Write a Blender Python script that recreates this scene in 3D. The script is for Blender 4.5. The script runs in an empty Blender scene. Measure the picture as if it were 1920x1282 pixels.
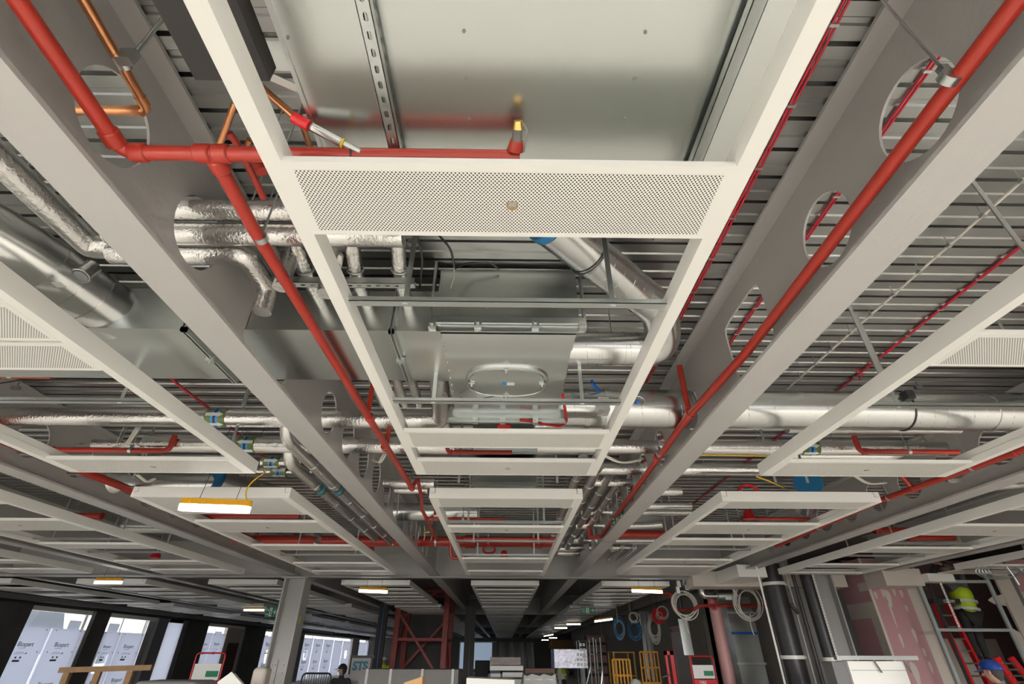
import bpy, bmesh, math, random
import numpy as np
from mathutils import Vector, Matrix
random.seed(7)
PI = math.pi
S = bpy.context.scene
COL = S.collection
# ------------------------------------------------------------------ camera
FPX, YAW, PIT, ROL, CZ = 913.2, 0.0114287, 0.5685085, 0.0032092, 1.6
def _rot(a, b, c):
    ca, sa, cb, sb, cc, sc = math.cos(a), math.sin(a), math.cos(b), math.sin(b), math.cos(c), math.sin(c)
    r = np.array([ca, -sa, 0.]); fh = np.array([sa, ca, 0.]); u = np.array([0, 0, 1.])
    f = fh*cb + u*sb; up = u*cb - fh*sb
    return np.array([r*cc + up*sc, -(up*cc - r*sc), f])
RC = _rot(YAW, PIT, ROL)
cam_d = bpy.data.cameras.new('camera'); cam = bpy.data.objects.new('camera', cam_d); COL.objects.link(cam)
cam_d.sensor_width = 36; cam_d.sensor_fit = 'HORIZONTAL'; cam_d.lens = FPX*36/1920
cam_d.clip_start = 0.05; cam_d.clip_end = 500
M3 = Matrix(((RC[0][0], -RC[1][0], -RC[2][0]), (RC[0][1], -RC[1][1], -RC[2][1]), (RC[0][2], -RC[1][2], -RC[2][2])))
cam.matrix_world = Matrix.Translation((0, 0, CZ)) @ M3.to_4x4()
S.camera = cam
def at(u, v, x=None, y=None, z=None):
    """world point seen at photo pixel (u, v) on a known world plane"""
    d = RC.T @ np.array([(u-960)/FPX, (v-641)/FPX, 1.])
    t = x/d[0] if x is not None else (y/d[1] if y is not None else (z-CZ)/d[2])
    p = d*t
    return Vector((p[0], p[1], p[2]+CZ))
# ------------------------------------------------------------------ world, exposure, daylight
W = bpy.data.worlds.new('world'); S.world = W; W.use_nodes = True
wn = W.node_tree.nodes; wl = W.node_tree.links
for n in list(wn): wn.remove(n)
wo = wn.new('ShaderNodeOutputWorld'); wb = wn.new('ShaderNodeBackground'); sky = wn.new('ShaderNodeTexSky')
sky.sky_type = 'HOSEK_WILKIE'; sky.turbidity = 6; sky.ground_albedo = .4; sky.sun_direction = (-.5, .3, .6)
mixw = wn.new('ShaderNodeMix'); mixw.data_type = 'RGBA'; mixw.inputs[0].default_value = .75
mixw.inputs[7].default_value = (.96, .97, 1, 1)
wl.new(sky.outputs[0], mixw.inputs[6]); wl.new(mixw.outputs[2], wb.inputs[0]); wl.new(wb.outputs[0], wo.inputs[0])
wb.inputs[1].default_value = 5.5
S.view_settings.view_transform = 'Standard'; S.view_settings.look = 'None'
S.view_settings.gamma = 1; S.view_settings.use_curve_mapping = False
S.view_settings.exposure = -0.46
def area(name, loc, rot, sx, sy, power, col=(1, 1, 1), spread=PI):
    L = bpy.data.lights.new(name, 'AREA'); L.shape = 'RECTANGLE'; L.size = sx; L.size_y = sy; L.energy = power; L.color = col; L.spread = spread
    o = bpy.data.objects.new(name, L); COL.objects.link(o); o.location = loc; o.rotation_euler = rot
    return o
# daylight through the window walls of the floor: behind the camera, and the left and right facades beside it
area('daylight_rear_sky', (0, -5.5, 2.6), (PI/2-.50, 0, 0), 18, 1.4, 1800, (1, .975, .94), 1.05)
area('daylight_rear', (0, -6.5, 1.45), (PI/2, 0, 0), 20, 2.6, 400, (1, .975, .94))
area('daylight_left_sky', (-13.6, 4, 2.6), (0, -PI/2+.8, 0), 1.2, 15, 240, (1, .985, .95), 2.2)
area('daylight_left', (-13.7, 3.5, 1.5), (0, -PI/2, 0), 2.6, 16, 120, (.97, .99, 1))
area('daylight_right_sky', (11.5, -1, 2.5), (0, PI/2-.8, 0), 1.2, 12, 300, (1, .97, .92), 2.2)
# ------------------------------------------------------------------ materials
def mat(name, col, rough=.5, metal=0., noise=0., nscale=20., bump=0., bscale=60., rvar=0., emis=None, estr=0., alpha=None, spec=.5, trans=0., stretch=None):
    m = bpy.data.materials.new(name); m.use_nodes = True
    nt = m.node_tree; N = nt.nodes; L = nt.links; b = N['Principled BSDF']
    c4 = (col[0], col[1], col[2], 1)
    b.inputs['Base Color'].default_value = c4; b.inputs['Roughness'].default_value = rough; b.inputs['Metallic'].default_value = metal
    b.inputs['Specular IOR Level'].default_value = spec
    tc = N.new('ShaderNodeTexCoord'); src = tc.outputs['Object']
    if stretch:
        mp = N.new('ShaderNodeMapping'); mp.inputs['Scale'].default_value = stretch; L.new(src, mp.inputs[0]); src = mp.outputs[0]
    if noise > 0 or rvar > 0:
        nz = N.new('ShaderNodeTexNoise'); nz.inputs['Scale'].default_value = nscale; nz.inputs['Detail'].default_value = 4
        L.new(src, nz.inputs['Vector'])
        if noise > 0:
            mx = N.new('ShaderNodeMix'); mx.data_type = 'RGBA'
            mx.inputs[6].default_value = tuple(max(0, c*(1-noise)) for c in col) + (1,)
            mx.inputs[7].default_value = tuple(min(1, c*(1+noise)) for c in col) + (1,)
            L.new(nz.outputs[0], mx.inputs[0]); L.new(mx.outputs[2], b.inputs['Base Color'])
        if rvar > 0:
            mr = N.new('ShaderNodeMapRange'); mr.inputs[1].default_value = .3; mr.inputs[2].default_value = .7
            mr.inputs[3].default_value = max(.02, rough-rvar); mr.inputs[4].default_value = min(1, rough+rvar)
            L.new(nz.outputs[0], mr.inputs[0]); L.new(mr.outputs[0], b.inputs['Roughness'])
    if bump > 0:
        n2 = N.new('ShaderNodeTexNoise'); n2.inputs['Scale'].default_value = bscale; n2.inputs['Detail'].default_value = 3
        L.new(src, n2.inputs['Vector'])
        bp = N.new('ShaderNodeBump'); bp.inputs['Strength'].default_value = bump; bp.inputs['Distance'].default_value = .01
        L.new(n2.outputs[0], bp.inputs['Height']); L.new(bp.outputs[0], b.inputs['Normal'])
    if emis: b.inputs['Emission Color'].default_value = emis + (1,); b.inputs['Emission Strength'].default_value = estr
    if alpha is not None: b.inputs['Alpha'].default_value = alpha
    if trans: b.inputs['Transmission Weight'].default_value = trans
    return m
GREY = mat('grey_steel_paint', (.40, .39, .378), .36, noise=.05, nscale=3, bump=.15, bscale=45)
GREYD = mat('dark_steel_paint', (.17, .17, .175), .45, noise=.08, nscale=4)
WHITE = mat('white_powder_coat', (.88, .87, .825), .35)
GALV = mat('galvanised_steel', (.60, .63, .62), .34, 1)
GALVS = mat('galvanised_sheet', (.62, .65, .63), .27, 1)
SPIR = mat('spiral_duct_steel', (.68, .69, .68), .24, 1)
DECK = mat('galvanised_deck', (.41, .415, .405), .36, 1, noise=.04, nscale=1.2)
FOIL = mat('aluminium_foil', (.80, .79, .77), .17, 1, bump=.42, bscale=62, rvar=.08, nscale=9, stretch=(1, 1, 1))
RED = mat('red_pipe_paint', (.36, .03, .018), .28)
REDC = mat('red_cable', (.5, .012, .03), .35)
REDP = mat('red_plastic', (.62, .015, .02), .35)
REDM = mat('red_mast_paint', (.33, .045, .035), .5, noise=.2, nscale=4)
COPPER = mat('copper', (.72, .33, .16), .3, 1, noise=.2, nscale=12)
BLACK = mat('black_foam', (.018, .016, .015), .6)
BLACKP = mat('black_rubber', (.03, .03, .032), .4, noise=.3, nscale=14)
YEL = mat('yellow_plastic', (.85, .42, .015), .4)
YELC = mat('yellow_cable', (.75, .5, .02), .4)
YELR = mat('worn_yellow_rail', (.42, .25, .03), .5, noise=.3)
TUBE_ON = mat('lit_diffuser', (1, 1, 1), .4, emis=(1, .98, .94), estr=9)
BLUE = mat('blue_plastic', (.01, .12, .5), .3)
BLUET = mat('blue_film', (.015, .15, .33), .35)
BLUEH = mat('blue_helmet', (.01, .04, .22), .25)
GREENL = mat('olive_label', (.10, .15, .035), .4)
LBLUE = mat('light_blue_band', (.02, .28, .65), .4)
DBLUE = mat('dark_blue_band', (.01, .02, .06), .4)
PAPER = mat('white_label', (.8, .8, .78), .5)
INK = mat('grey_ink', (.25, .25, .27), .6)
WCAB = mat('white_cable', (.72, .69, .62), .45)
BROWNH = mat('brown_board_edge', (.28, .2, .09), .7, noise=.4, nscale=200)
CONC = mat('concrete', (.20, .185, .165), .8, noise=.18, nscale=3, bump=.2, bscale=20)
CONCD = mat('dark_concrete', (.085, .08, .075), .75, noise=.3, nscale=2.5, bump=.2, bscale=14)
FLOOR = mat('floor_screed', (.64, .61, .55), .7, noise=.06, nscale=1.2)
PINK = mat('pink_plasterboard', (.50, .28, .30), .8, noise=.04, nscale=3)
JOINT = mat('joint_compound', (.60, .54, .49), .8, noise=.06, nscale=12)
BEIGE = mat('beige_board', (.62, .56, .50), .7)
BOARD = mat('white_foam_board', (.84, .85, .90), .5)
nt_ = BOARD.node_tree; tl_ = nt_.nodes.new('ShaderNodeBsdfTranslucent'); tl_.inputs[0].default_value = (.84, .86, .93, 1); ms_ = nt_.nodes.new('ShaderNodeMixShader'); ms_.inputs[0].default_value = .5
nt_.links.new(nt_.nodes['Principled BSDF'].outputs[0], ms_.inputs[1]); nt_.links.new(tl_.outputs[0], ms_.inputs[2]); nt_.links.new(ms_.outputs[0], nt_.nodes['Material Output'].inputs[0])
WOOD = mat('softwood', (.22, .13, .06), .7, noise=.25, nscale=14, stretch=(1, 12, 1))
CARD = mat('cardboard', (.55, .33, .15), .8)
HIVIS = mat('hi_vis_fabric', (.55, .75, .02), .7)
REFL = mat('reflective_tape', (.72, .74, .78), .35)
DARKF = mat('dark_fabric', (.035, .035, .037), .85, noise=.4, nscale=25, bump=.4, bscale=30)
GREYF = mat('grey_fabric', (.13, .13, .13), .85, noise=.3, nscale=20, bump=.4, bscale=30)
SKIN = mat('skin', (.45, .25, .17), .5)
GREEN = mat('green_sign', (.0, .19, .09), .4)
BRASS = mat('brass', (.65, .42, .14), .3, 1)
GLASS = mat('glass', (.8, .9, 1), .05, alpha=.18, spec=.6)
TARP = mat('plastic_sheet', (.36, .37, .36), .35, bump=1, bscale=3, noise=.15, nscale=2)
PINKP = mat('pink_wrap', (.55, .30, .29), .45, noise=.1, nscale=4, bump=.3, bscale=5)
ORANGE = mat('orange_machine', (.50, .22, .01), .5, noise=.15)
LWALL = mat('outside_render', (.62, .6, .56), .9, noise=.06, nscale=.4)
SLATE = mat('outside_slate', (.10, .11, .13), .8)
COILB = mat('blue_hose', (.03, .15, .3), .35)
MESHM = mat('dark_mesh', (.06, .06, .06), .7, alpha=.8)
def perforated():
    m = mat('perforated_white_steel', (.83, .81, .755), .4); nt = m.node_tree; N = nt.nodes; L = nt.links; b = N['Principled BSDF']
    tc = N.new('ShaderNodeTexCoord'); sp = N.new('ShaderNodeSeparateXYZ'); L.new(tc.outputs['Object'], sp.inputs[0])
    def M(op, a, c=None):
        n = N.new('ShaderNodeMath'); n.operation = op
        for i, s in enumerate((a, c)):
            if s is None: continue
            if isinstance(s, (int, float)): n.inputs[i].default_value = s
            else: L.new(s, n.inputs[i])
        return n.outputs[0]
    px, py, r = .0127, .0150, .0031
    def dist(ox, oy):
        a = M('MULTIPLY', M('SUBTRACT', M('FRACT', M('ADD', M('DIVIDE', sp.outputs[0], px), ox)), .5), px)
        c = M('MULTIPLY', M('SUBTRACT', M('FRACT', M('ADD', M('DIVIDE', sp.outputs[1], py), oy)), .5), py)
        return M('SQRT', M('ADD', M('MULTIPLY', a, a), M('MULTIPLY', c, c)))
    d = M('MINIMUM', dist(100, 100), dist(100.5, 100.5)); k = M('LESS_THAN', d, r)
    mx = N.new('ShaderNodeMix'); mx.data_type = 'RGBA'; mx.inputs[6].default_value = (.88, .87, .825, 1); mx.inputs[7].default_value = (.03, .028, .026, 1)
    L.new(k, mx.inputs[0]); L.new(mx.outputs[2], b.inputs['Base Color'])
    return m
PERF = perforated()
# ------------------------------------------------------------------ mesh building
class MB:
    def __init__(s): s.v = []; s.f = []; s.m = []
    def add(s, vs, fs, mi=0):
        n = len(s.v); s.v += [tuple(p) for p in vs]; s.f += [tuple(i+n for i in f) for f in fs]; s.m += [mi]*len(fs); return s
    def box(s, x0, y0, z0, x1, y1, z1, mi=0):
        x0, x1 = min(x0, x1), max(x0, x1); y0, y1 = min(y0, y1), max(y0, y1); z0, z1 = min(z0, z1), max(z0, z1)
        return s.add([(x0, y0, z0), (x1, y0, z0), (x1, y1, z0), (x0, y1, z0), (x0, y0, z1), (x1, y0, z1), (x1, y1, z1), (x0, y1, z1)],
                     [(0, 3, 2, 1), (4, 5, 6, 7), (0, 1, 5, 4), (1, 2, 6, 5), (2, 3, 7, 6), (3, 0, 4, 7)], mi)
    def bar(s, p, q, w, h, up=(0, 0, 1), mi=0):
        p, q = Vector(p), Vector(q); d = (q-p).normalized(); u = Vector(up)
        if abs(d.dot(u)) > .98: u = Vector((0, 1, 0))
        sd = d.cross(u).normalized()*w/2; u = sd.cross(d).normalized()*h/2
        vs = [p-sd-u, p+sd-u, p+sd+u, p-sd+u, q-sd-u, q+sd-u, q+sd+u, q-sd+u]
        return s.add(vs, [(0, 3, 2, 1), (4, 5, 6, 7), (0, 1, 5, 4), (1, 2, 6, 5), (2, 3, 7, 6), (3, 0, 4, 7)], mi)
    def tube(s, pts, r, n=14, cap=True, fil=0., mi=0, steps=6):
        pts = [Vector(p) for p in pts]; rr = list(r) if isinstance(r, (list, tuple)) else [r]*len(pts)
        if fil > 0 and len(pts) > 2:
            P = [pts[0]]; R_ = [rr[0]]
            for i in range(1, len(pts)-1):
                a, b, c = pts[i-1], pts[i], pts[i+1]
                k = min(fil, (b-a).length*.49, (c-b).length*.49)
                A = b+(a-b).normalized()*k; C = b+(c-b).normalized()*k
                for j in range(steps+1):
                    t = j/steps; P.append(A*(1-t)**2+b*2*t*(1-t)+C*t*t); R_.append(rr[i])
            P.append(pts[-1]); R_.append(rr[-1]); pts, rr = P, R_
        rings = []; nrm = None
        for i, p in enumerate(pts):
            a = pts[max(i-1, 0)]; b = pts[min(i+1, len(pts)-1)]; d = (b-a).normalized()
            if i and i < len(pts)-1:
                d1 = (pts[i]-pts[i-1]); d2 = (pts[i+1]-pts[i])
                if d1.length > 1e-9 and d2.length > 1e-9: d = (d1.normalized()+d2.normalized()).normalized()
            if nrm is None:
                nrm = d.cross(Vector((0, 0, 1)))
                if nrm.length < .1: nrm = d.cross(Vector((0, 1, 0)))
            nrm = (nrm-d*nrm.dot(d)).normalized(); bn = d.cross(nrm)
            rings.append([p+(nrm*math.cos(2*PI*k/n)+bn*math.sin(2*PI*k/n))*rr[i] for k in range(n)])
        vs = [q for R_ in rings for q in R_]; fs = []
        for i in range(len(rings)-1):
            for k in range(n):
                fs.append((i*n+k, i*n+(k+1) % n, (i+1)*n+(k+1) % n, (i+1)*n+k))
        if cap: fs.append(tuple(range(n-1, -1, -1))); fs.append(tuple(range(len(vs)-n, len(vs))))
        return s.add(vs, fs, mi)
    def ell(s, c, r, n=16, mm=10, mi=0, M=None):
        c = Vector(c); vs = []; fs = []
        for j in range(mm+1):
            t = PI*j/mm
            for k in range(n):
                p = 2*PI*k/n; q = Vector((r[0]*math.sin(t)*math.cos(p), r[1]*math.sin(t)*math.sin(p), r[2]*math.cos(t)))
                if M: q = M @ q
                vs.append(c+q)
        for j in range(mm):
            for k in range(n): fs.append((j*n+k, j*n+(k+1) % n, (j+1)*n+(k+1) % n, (j+1)*n+k))
        return s.add(vs, fs, mi)
    def torus(s, c, R_, r, ax=(0, 0, 1), n=28, k=8, mi=0, sx=1., sy=1.):
        c = Vector(c); a = Vector(ax).normalized(); u = a.cross(Vector((0, 0, 1)))
        if u.length < .1: u = Vector((1, 0, 0))
        u.normalize(); w = a.cross(u); vs = []; fs = []
        for i in range(n):
            t = 2*PI*i/n; o = u*math.cos(t)*sx+w*math.sin(t)*sy
            for j in range(k):
                p = 2*PI*j/k; vs.append(c+o*R_+(o.normalized()*math.cos(p)+a*math.sin(p))*r)
        for i in range(n):
            for j in range(k): fs.append((i*k+j, ((i+1) % n)*k+j, ((i+1) % n)*k+(j+1) % k, i*k+(j+1) % k))
        return s.add(vs, fs, mi)
    def plate(s, fn, a0, a1, b0, b1, t, holes, mi=0, n=28):
        """plate in a local (a,b) plane, pierced by holes (ca, cb, ra, rb, power); fn(a,b,t) -> world"""
        hs = sorted(holes); edges = [a0]
        for i in range(len(hs)-1): edges.append((hs[i][0]+hs[i][2]+hs[i+1][0]-hs[i+1][2])/2)
        edges.append(a1)
        if not hs:
            vs = [fn(a0, b0, 0), fn(a1, b0, 0), fn(a1, b1, 0), fn(a0, b1, 0), fn(a0, b0, t), fn(a1, b0, t), fn(a1, b1, t), fn(a0, b1, t)]
            return s.add(vs, [(0, 3, 2, 1), (4, 5, 6, 7), (0, 1, 5, 4), (1, 2, 6, 5), (2, 3, 7, 6), (3, 0, 4, 7)], mi)
        for (ca, cb, ra, rb, pw), e0, e1 in zip(hs, edges, edges[1:]):
            ths = [2*PI*k/n for k in range(n)]+[math.atan2(b-cb, a-ca) % (2*PI) for a in (e0, e1) for b in (b0, b1)]
            ths = sorted(set(round(t_, 5) for t_ in ths)); m = len(ths); vs = []
            for th in ths:
                c, d = math.cos(th), math.sin(th)
                ri = 1/((abs(c/ra)**pw+abs(d/rb)**pw)**(1/pw))
                k = 1e9
                if c > 1e-9: k = min(k, (e1-ca)/c)
                if c < -1e-9: k = min(k, (e0-ca)/c)
                if d > 1e-9: k = min(k, (b1-cb)/d)
                if d < -1e-9: k = min(k, (b0-cb)/d)
                for tt in (0, t): vs.append(fn(ca+ri*c, cb+ri*d, tt))
                for tt in (0, t): vs.append(fn(ca+k*c, cb+k*d, tt))
            fs = []
            for i in range(m):
                j = (i+1) % m; A = 4*i; B = 4*j
                fs += [(A, A+2, B+2, B), (A+1, B+1, B+3, A+3), (A, B, B+1, A+1), (A+2, A+3, B+3, B+2)]
            s.add(vs, fs, mi)
        return s
    def build(s, name, mats, parent=None, smooth=40):
        me = bpy.data.meshes.new(name)
        org = Vector((0, 0, 0))
        me.from_pydata([tuple(p) for p in s.v], [], s.f)
        for m in (mats if isinstance(mats, (list, tuple)) else [mats]): me.materials.append(m)
        me.polygons.foreach_set('material_index', s.m)
        if smooth:
            me.polygons.foreach_set('use_smooth', [True]*len(me.polygons)); me.set_sharp_from_angle(angle=math.radians(smooth))
        me.update()
        o = bpy.data.objects.new(name, me); COL.objects.link(o)
        if parent is not None:
            o.parent = parent; L = parent
            pl = Vector((0, 0, 0))
            while L is not None: pl += L.location; L = L.parent
            me.transform(Matrix.Translation(-pl))
        return o
LAB = {}
def tag(o, label, cat, group=None):
    n = len(label.split()); 
    if not 4 <= n <= 16: print('BADLABEL', n, label)
    if label in LAB and LAB[label] != (group or 0): raise Exception('dup label '+label)
    if label in LAB and not group: raise Exception('dup label '+label)
    LAB[label] = group or 0
    o['label'] = label; o['category'] = cat
    if group: o['group'] = group
    return o
def thing(name, label, cat, loc, group=None):
    o = bpy.data.objects.new(name, None); COL.objects.link(o); o.location = loc; o.empty_display_size = .1
    return tag(o, label, cat, group)
def oncyl(u, v, yc, zc, r):
    """point on the near side of a duct lying along x"""
    d = RC.T @ np.array([(u-960)/FPX, (v-641)/FPX, 1.]); A = d[1]**2+d[2]**2; B = -2*(d[1]*yc+d[2]*(zc-CZ)); C = yc**2+(zc-CZ)**2-r*r
    t = (-B-math.sqrt(max(0, B*B-4*A*C)))/(2*A); p = d*t; return Vector((p[0], p[1], p[2]+CZ))
def struct(o): o['kind'] = 'structure'; return o
def text(s, name, m, parent, p, xdir, ydir, size, bold=0.):
    cu = bpy.data.curves.new(name, 'FONT'); cu.body = s; cu.size = size; cu.extrude = .0008; cu.offset = bold
    t = bpy.data.objects.new(name, cu); COL.objects.link(t)
    bpy.context.view_layer.update()
    me = bpy.data.meshes.new_from_object(t.evaluated_get(bpy.context.evaluated_depsgraph_get()))
    bpy.data.objects.remove(t)
    X = Vector(xdir).normalized(); Y = Vector(ydir).normalized(); Z = X.cross(Y)
    me.transform(Matrix.Translation(p) @ Matrix((X, Y, Z)).transposed().to_4x4())
    me.materials.clear(); me.materials.append(m)
    o = bpy.data.objects.new(name, me); COL.objects.link(o); o.parent = parent
    pl = Vector((0, 0, 0)); L = parent
    while L is not None: pl += L.location; L = L.parent
    me.transform(Matrix.Translation(-pl)); return o
ORD = ['first', 'second', 'third', 'fourth', 'fifth', 'sixth', 'seventh', 'eighth', 'ninth', 'tenth', 'eleventh', 'twelfth']
PB = 2.9      # underside of the ceiling rafts
ZB = 2.975    # underside of the steel beams
ZD = 3.66     # underside of the metal deck
def each(fn, items, name, m, parent):
    for it in items:
        k = MB(); fn(k, *it); k.build(name, m, parent)
# ------------------------------------------------------------------ setting
b = MB(); P0 = .985-.013-.162*24
prof = [(0, 0), (.052, 0), (.059, .009), (.079, .009), (.086, 0), (.141, 0), (.135, .05), (.167, .05)]
ys = []; n = 396
for k in range(n):
    for py, pz in prof: ys.append((P0+.022+k*.162+py, ZD+pz))
vs = [(-14.3, y, z) for y, z in ys]+[(14, y, z) for y, z in ys]; m_ = len(ys)
b.add(vs, [(i, i+1, m_+i+1, m_+i) for i in range(m_-1)])
struct(b.build('ceiling', DECK, smooth=20))
struct(MB().box(-14.4, -7.4, ZD+.06, 14, 62, ZD+.2).build('ceiling_slab', CONC))
struct(MB().box(-14.4, -7.4, 0, 14, -7.2, ZD+.1).build('wall_back', CONC))
struct(MB().box(13.8, -7.2, 0, 14, 59, ZD+.1).build('wall_east', CONC))
struct(MB().box(-14.4, -7.2, 0, -14.2, 12.5, ZD+.1).build('wall_west', CONC))
struct(MB().box(-14.3, -7, -.2, 14, 62, 0).build("floor", FLOOR))
# ------------------------------------------------------------------ steel beams
def beam(x, y0, y1, holes, label, zb=ZB, w=.2, m=GREY, zt=ZD):
    t = thing('steel_beam', label, 'beam', (x, y0, zb))
    MB().box(x-w/2, y0, zb, x+w/2, y1, zb+.02).build('bottom_flange', m, t)
    MB().box(x-w/2, y0, zt-.02, x+w/2, y1, zt).build('top_flange', m, t)
    MB().plate(lambda a, c, k: (x-.006+k, a, c), y0, y1, zb+.02, zt-.02, .012, [h for h in holes if y0+.2 < h[0] < y1-.2]).build('web', m, t)
    return t
hl = [(1.12-.6*k, 3.305, .178, .178, 2) for k in range(1, 4)]+[(1.12, 3.305, .178, .178, 2), (1.72, 3.305, .178, .178, 2), (2.625, 3.28, .31, .205, 9)]+[(3.8+.6*k, 3.305, .178, .178, 2) for k in range(6)]+[(7.25, 3.29, .3, .2, 8)]+[(7.95+.5*k, 3.3, .15, .18, 2) for k in range(5)]
hr = [(1.035-.6*k, 3.285, .176, .176, 2) for k in range(0, 4)]+[(1.63, 3.285, .176, .176, 2), (2.51, 3.29, .262, .205, 9)]+[(3.62, 3.285, .176, .176, 2)]+[(4.54+.66*k, 3.29, .176, .176, 2) for k in range(8)]
h3 = [(4.45+.6*k, 3.3, .176, .176, 2) for k in range(9)]
h2 = [(12.5+.6*k, 3.3, .17, .17, 2) for k in range(18)]
YX = 11.45
beam(-1.5, -2.4, YX, hl, 'grey cellular steel beam with round holes, immediately left of the central raft')
beam(1.5, -2.4, YX, hr, 'grey cellular steel beam with round holes, immediately right of the central raft')
beam(-4.5, -2.4, YX, h3, 'grey steel beam resting on the left grey column')
beam(4.74, -2.4, YX, h3, 'grey steel beam with the red sprinkler main along its side, far right', w=.22)
beam(-7.5, -2.4, YX, [], 'grey steel beam at far left, second one out from the column')
beam(7.5, -2.4, 10.6, [], 'grey steel beam at the right edge above the worker on the ladder')
for x, w1 in ((-7.5, 'far left, beyond the cross beam'), (-4.5, 'left, beyond the grey column'), (-1.5, 'just left of centre, behind the cross beam'), (1.5, 'just right of centre, behind the cross beam'), (4.74, 'right, behind the cross beam')):
    beam(x, YX+.2, 60, [], 'long grey steel beam running away at '+w1, m=GREY if abs(x) > 2 else GREY)
for y, x0, x1, w1 in ((YX+.1, -13.9, 6.2, 'nearest grey cross beam spanning behind the second row of rafts'), (23.1, -13.9, 10, 'second grey cross beam, in the distance above the red mast'), (34.8, -13.9, 10, 'third grey cross beam, far back in the floor'), (46.5, -13.9, 10, 'farthest grey cross beam, near the end wall')):
    t = thing('cross_beam', w1, 'beam', (x0, y, ZB))
    MB().box(x0, y-.1, ZB-.02, x1, y+.1, ZB-.001).build('bottom_flange', GREY, t)
    MB().box(x0, y-.006, ZB, x1, y+.006, ZD-.02).build('web', GREY, t)
    MB().box(x0, y-.1, ZD-.02, x1, y+.1, ZD-.001).build('top_flange', GREY, t)
beam(-10.5, -2.4, YX, [], 'grey steel beam at far left, third one out from the column')
beam(-10.5, YX+.2, 58, [], 'long grey steel beam running away nearest the left windows')
# column
t = thing('steel_column', 'grey H section steel column with a bolted splice, left of centre', 'column', (-4.42, 11.6, 0))
MB().box(-4.64, 11.38, 0, -4.61, 11.78, ZB-.03).build('flange', GREY, t)
MB().box(-4.23, 11.38, 0, -4.20, 11.78, ZB-.03).build('flange', GREY, t)
MB().box(-4.61, 11.57, 0, -4.23, 11.59, ZB-.03).build('web', GREY, t)
MB().box(-4.70, 11.36, ZB-.05, -4.14, 11.8, ZB-.025).build('cap_plate', GREY, t)
s_ = MB().box(-4.60, 11.54, .9, -4.46, 11.57, 1.48).box(-4.38, 11.54, .9, -4.24, 11.57, 1.48).build('splice_plate', GREY, t)
each(lambda bb, xx, zz: bb.tube([(xx, 11.52, zz), (xx, 11.54, zz)], .017, 6), [(xx, zz) for zz in (1.0, 1.13, 1.26, 1.39) for xx in (-4.56, -4.50, -4.34, -4.28)], 'bolt', GREY, s_)
MB().box(-4.199, 11.50, 2.10, -4.196, 11.56, 2.22).build('yellow_sticker', HIVIS, t)
# ------------------------------------------------------------------ ceiling rafts
def raft(x0, x1, y0, y1, panels, bars, label, detail=2, rails=True):
    t = thing('ceiling_raft', label, 'ceiling raft', (x0, y0, PB), 'white suspended ceiling rafts')
    h = .1; w = .058
    for sx, xa in ((1, x0), (-1, x1)):
        r = MB().box(xa, y0, PB, xa+sx*.012, y1, PB+h).box(xa+sx*.012, y0, PB, xa+sx*w, y1, PB+.048).box(xa+sx*.012, y0, PB+.051, xa+sx*(w-.006), y1, PB+h)
        r.build('side_rail', WHITE, t)
    xi, xj = x0+w, x1-w
    for i, (ya, yb, hole) in enumerate(panels):
        first = i == 0 and ya <= y0+.01
        last = i == len(panels)-1 and yb >= y1-.01
        hh = h if first else .024
        m = MB(); z = PB-.003 if not (first or last) else PB
        if first: m.box(xi, ya+.02, z+.001, xj, yb, z+.014)
        elif last: m.box(xi, ya+.012, z+.001, xj, yb-.02, z+.014)
        else: m.box(xi, ya+.012, z+.001, xj, yb-.012, z+.014)
        if first: m.box(xi, ya, PB+.0, xj, ya+.02, PB+h)
        elif last: m.box(xi, yb-.02, PB, xj, yb, PB+h).box(xi, ya, z, xj, ya+.012, z+.026)
        else: m.box(xi, ya, z, xj, ya+.012, z+.028).box(xi, yb-.012, z, xj, yb, z+.028)
        if detail:
            a, c, e, g = xi+.03, ya+.03, xj-.03, yb-.022
            m.add([(a, c, z+.0004), (a, g, z+.0004), (e, g, z+.0004), (e, c, z+.0004)], [(0, 1, 2, 3)], 1)
        p = m.build('perforated_panel', [WHITE, PERF], t, smooth=0)
        if detail and hole:
            xc = (x0+x1)/2+.01; yc = (ya+yb)/2+.01
            MB().tube([(xc, yc, z-.002), (xc, yc, z+.001)], .020, 20).build('sensor_hole', BROWNH, p)
            if detail > 1: MB().box(xc-.013, yc-.018, z-.0045, xc+.013, yc+.001, z-.0022).build('sensor_clip', GALV, p)
    for yb_ in bars:
        m = MB().box(xi-.004, yb_-.02, PB+.035, xj+.004, yb_-.017, PB+.06).box(xi-.004, yb_-.02, PB+.035, xj+.004, yb_+.02, PB+.038)
        m.build('cross_channel', GALV, t)
        if detail:
            for xx in (x0+.31, x1-.30):
                MB().box(xx-.012, yb_-.003, PB+.03, xx+.012, yb_+.001, ZD+.002).build('hanger_strap', GALV, t)
    return t
def rows(y0, y1, kind):
    L_ = y1-y0; g = lambda a, c, k: (y0+a, y0+c, k)
    if kind == 1: return [g(0, .31, 1), g(2.5, 2.81, 1), g(4.70, 5.01, 1), g(5.31, L_, 1)], [y0+3.28, y0+4.33]
    return [g(0, .33, 0), g(1.06, 1.62, 1), g(2.55, 2.9, 0), g(4.12, 4.42, 1), g(5.15, L_, 1)], [y0+2.45-.02, y0+3.5]
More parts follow.
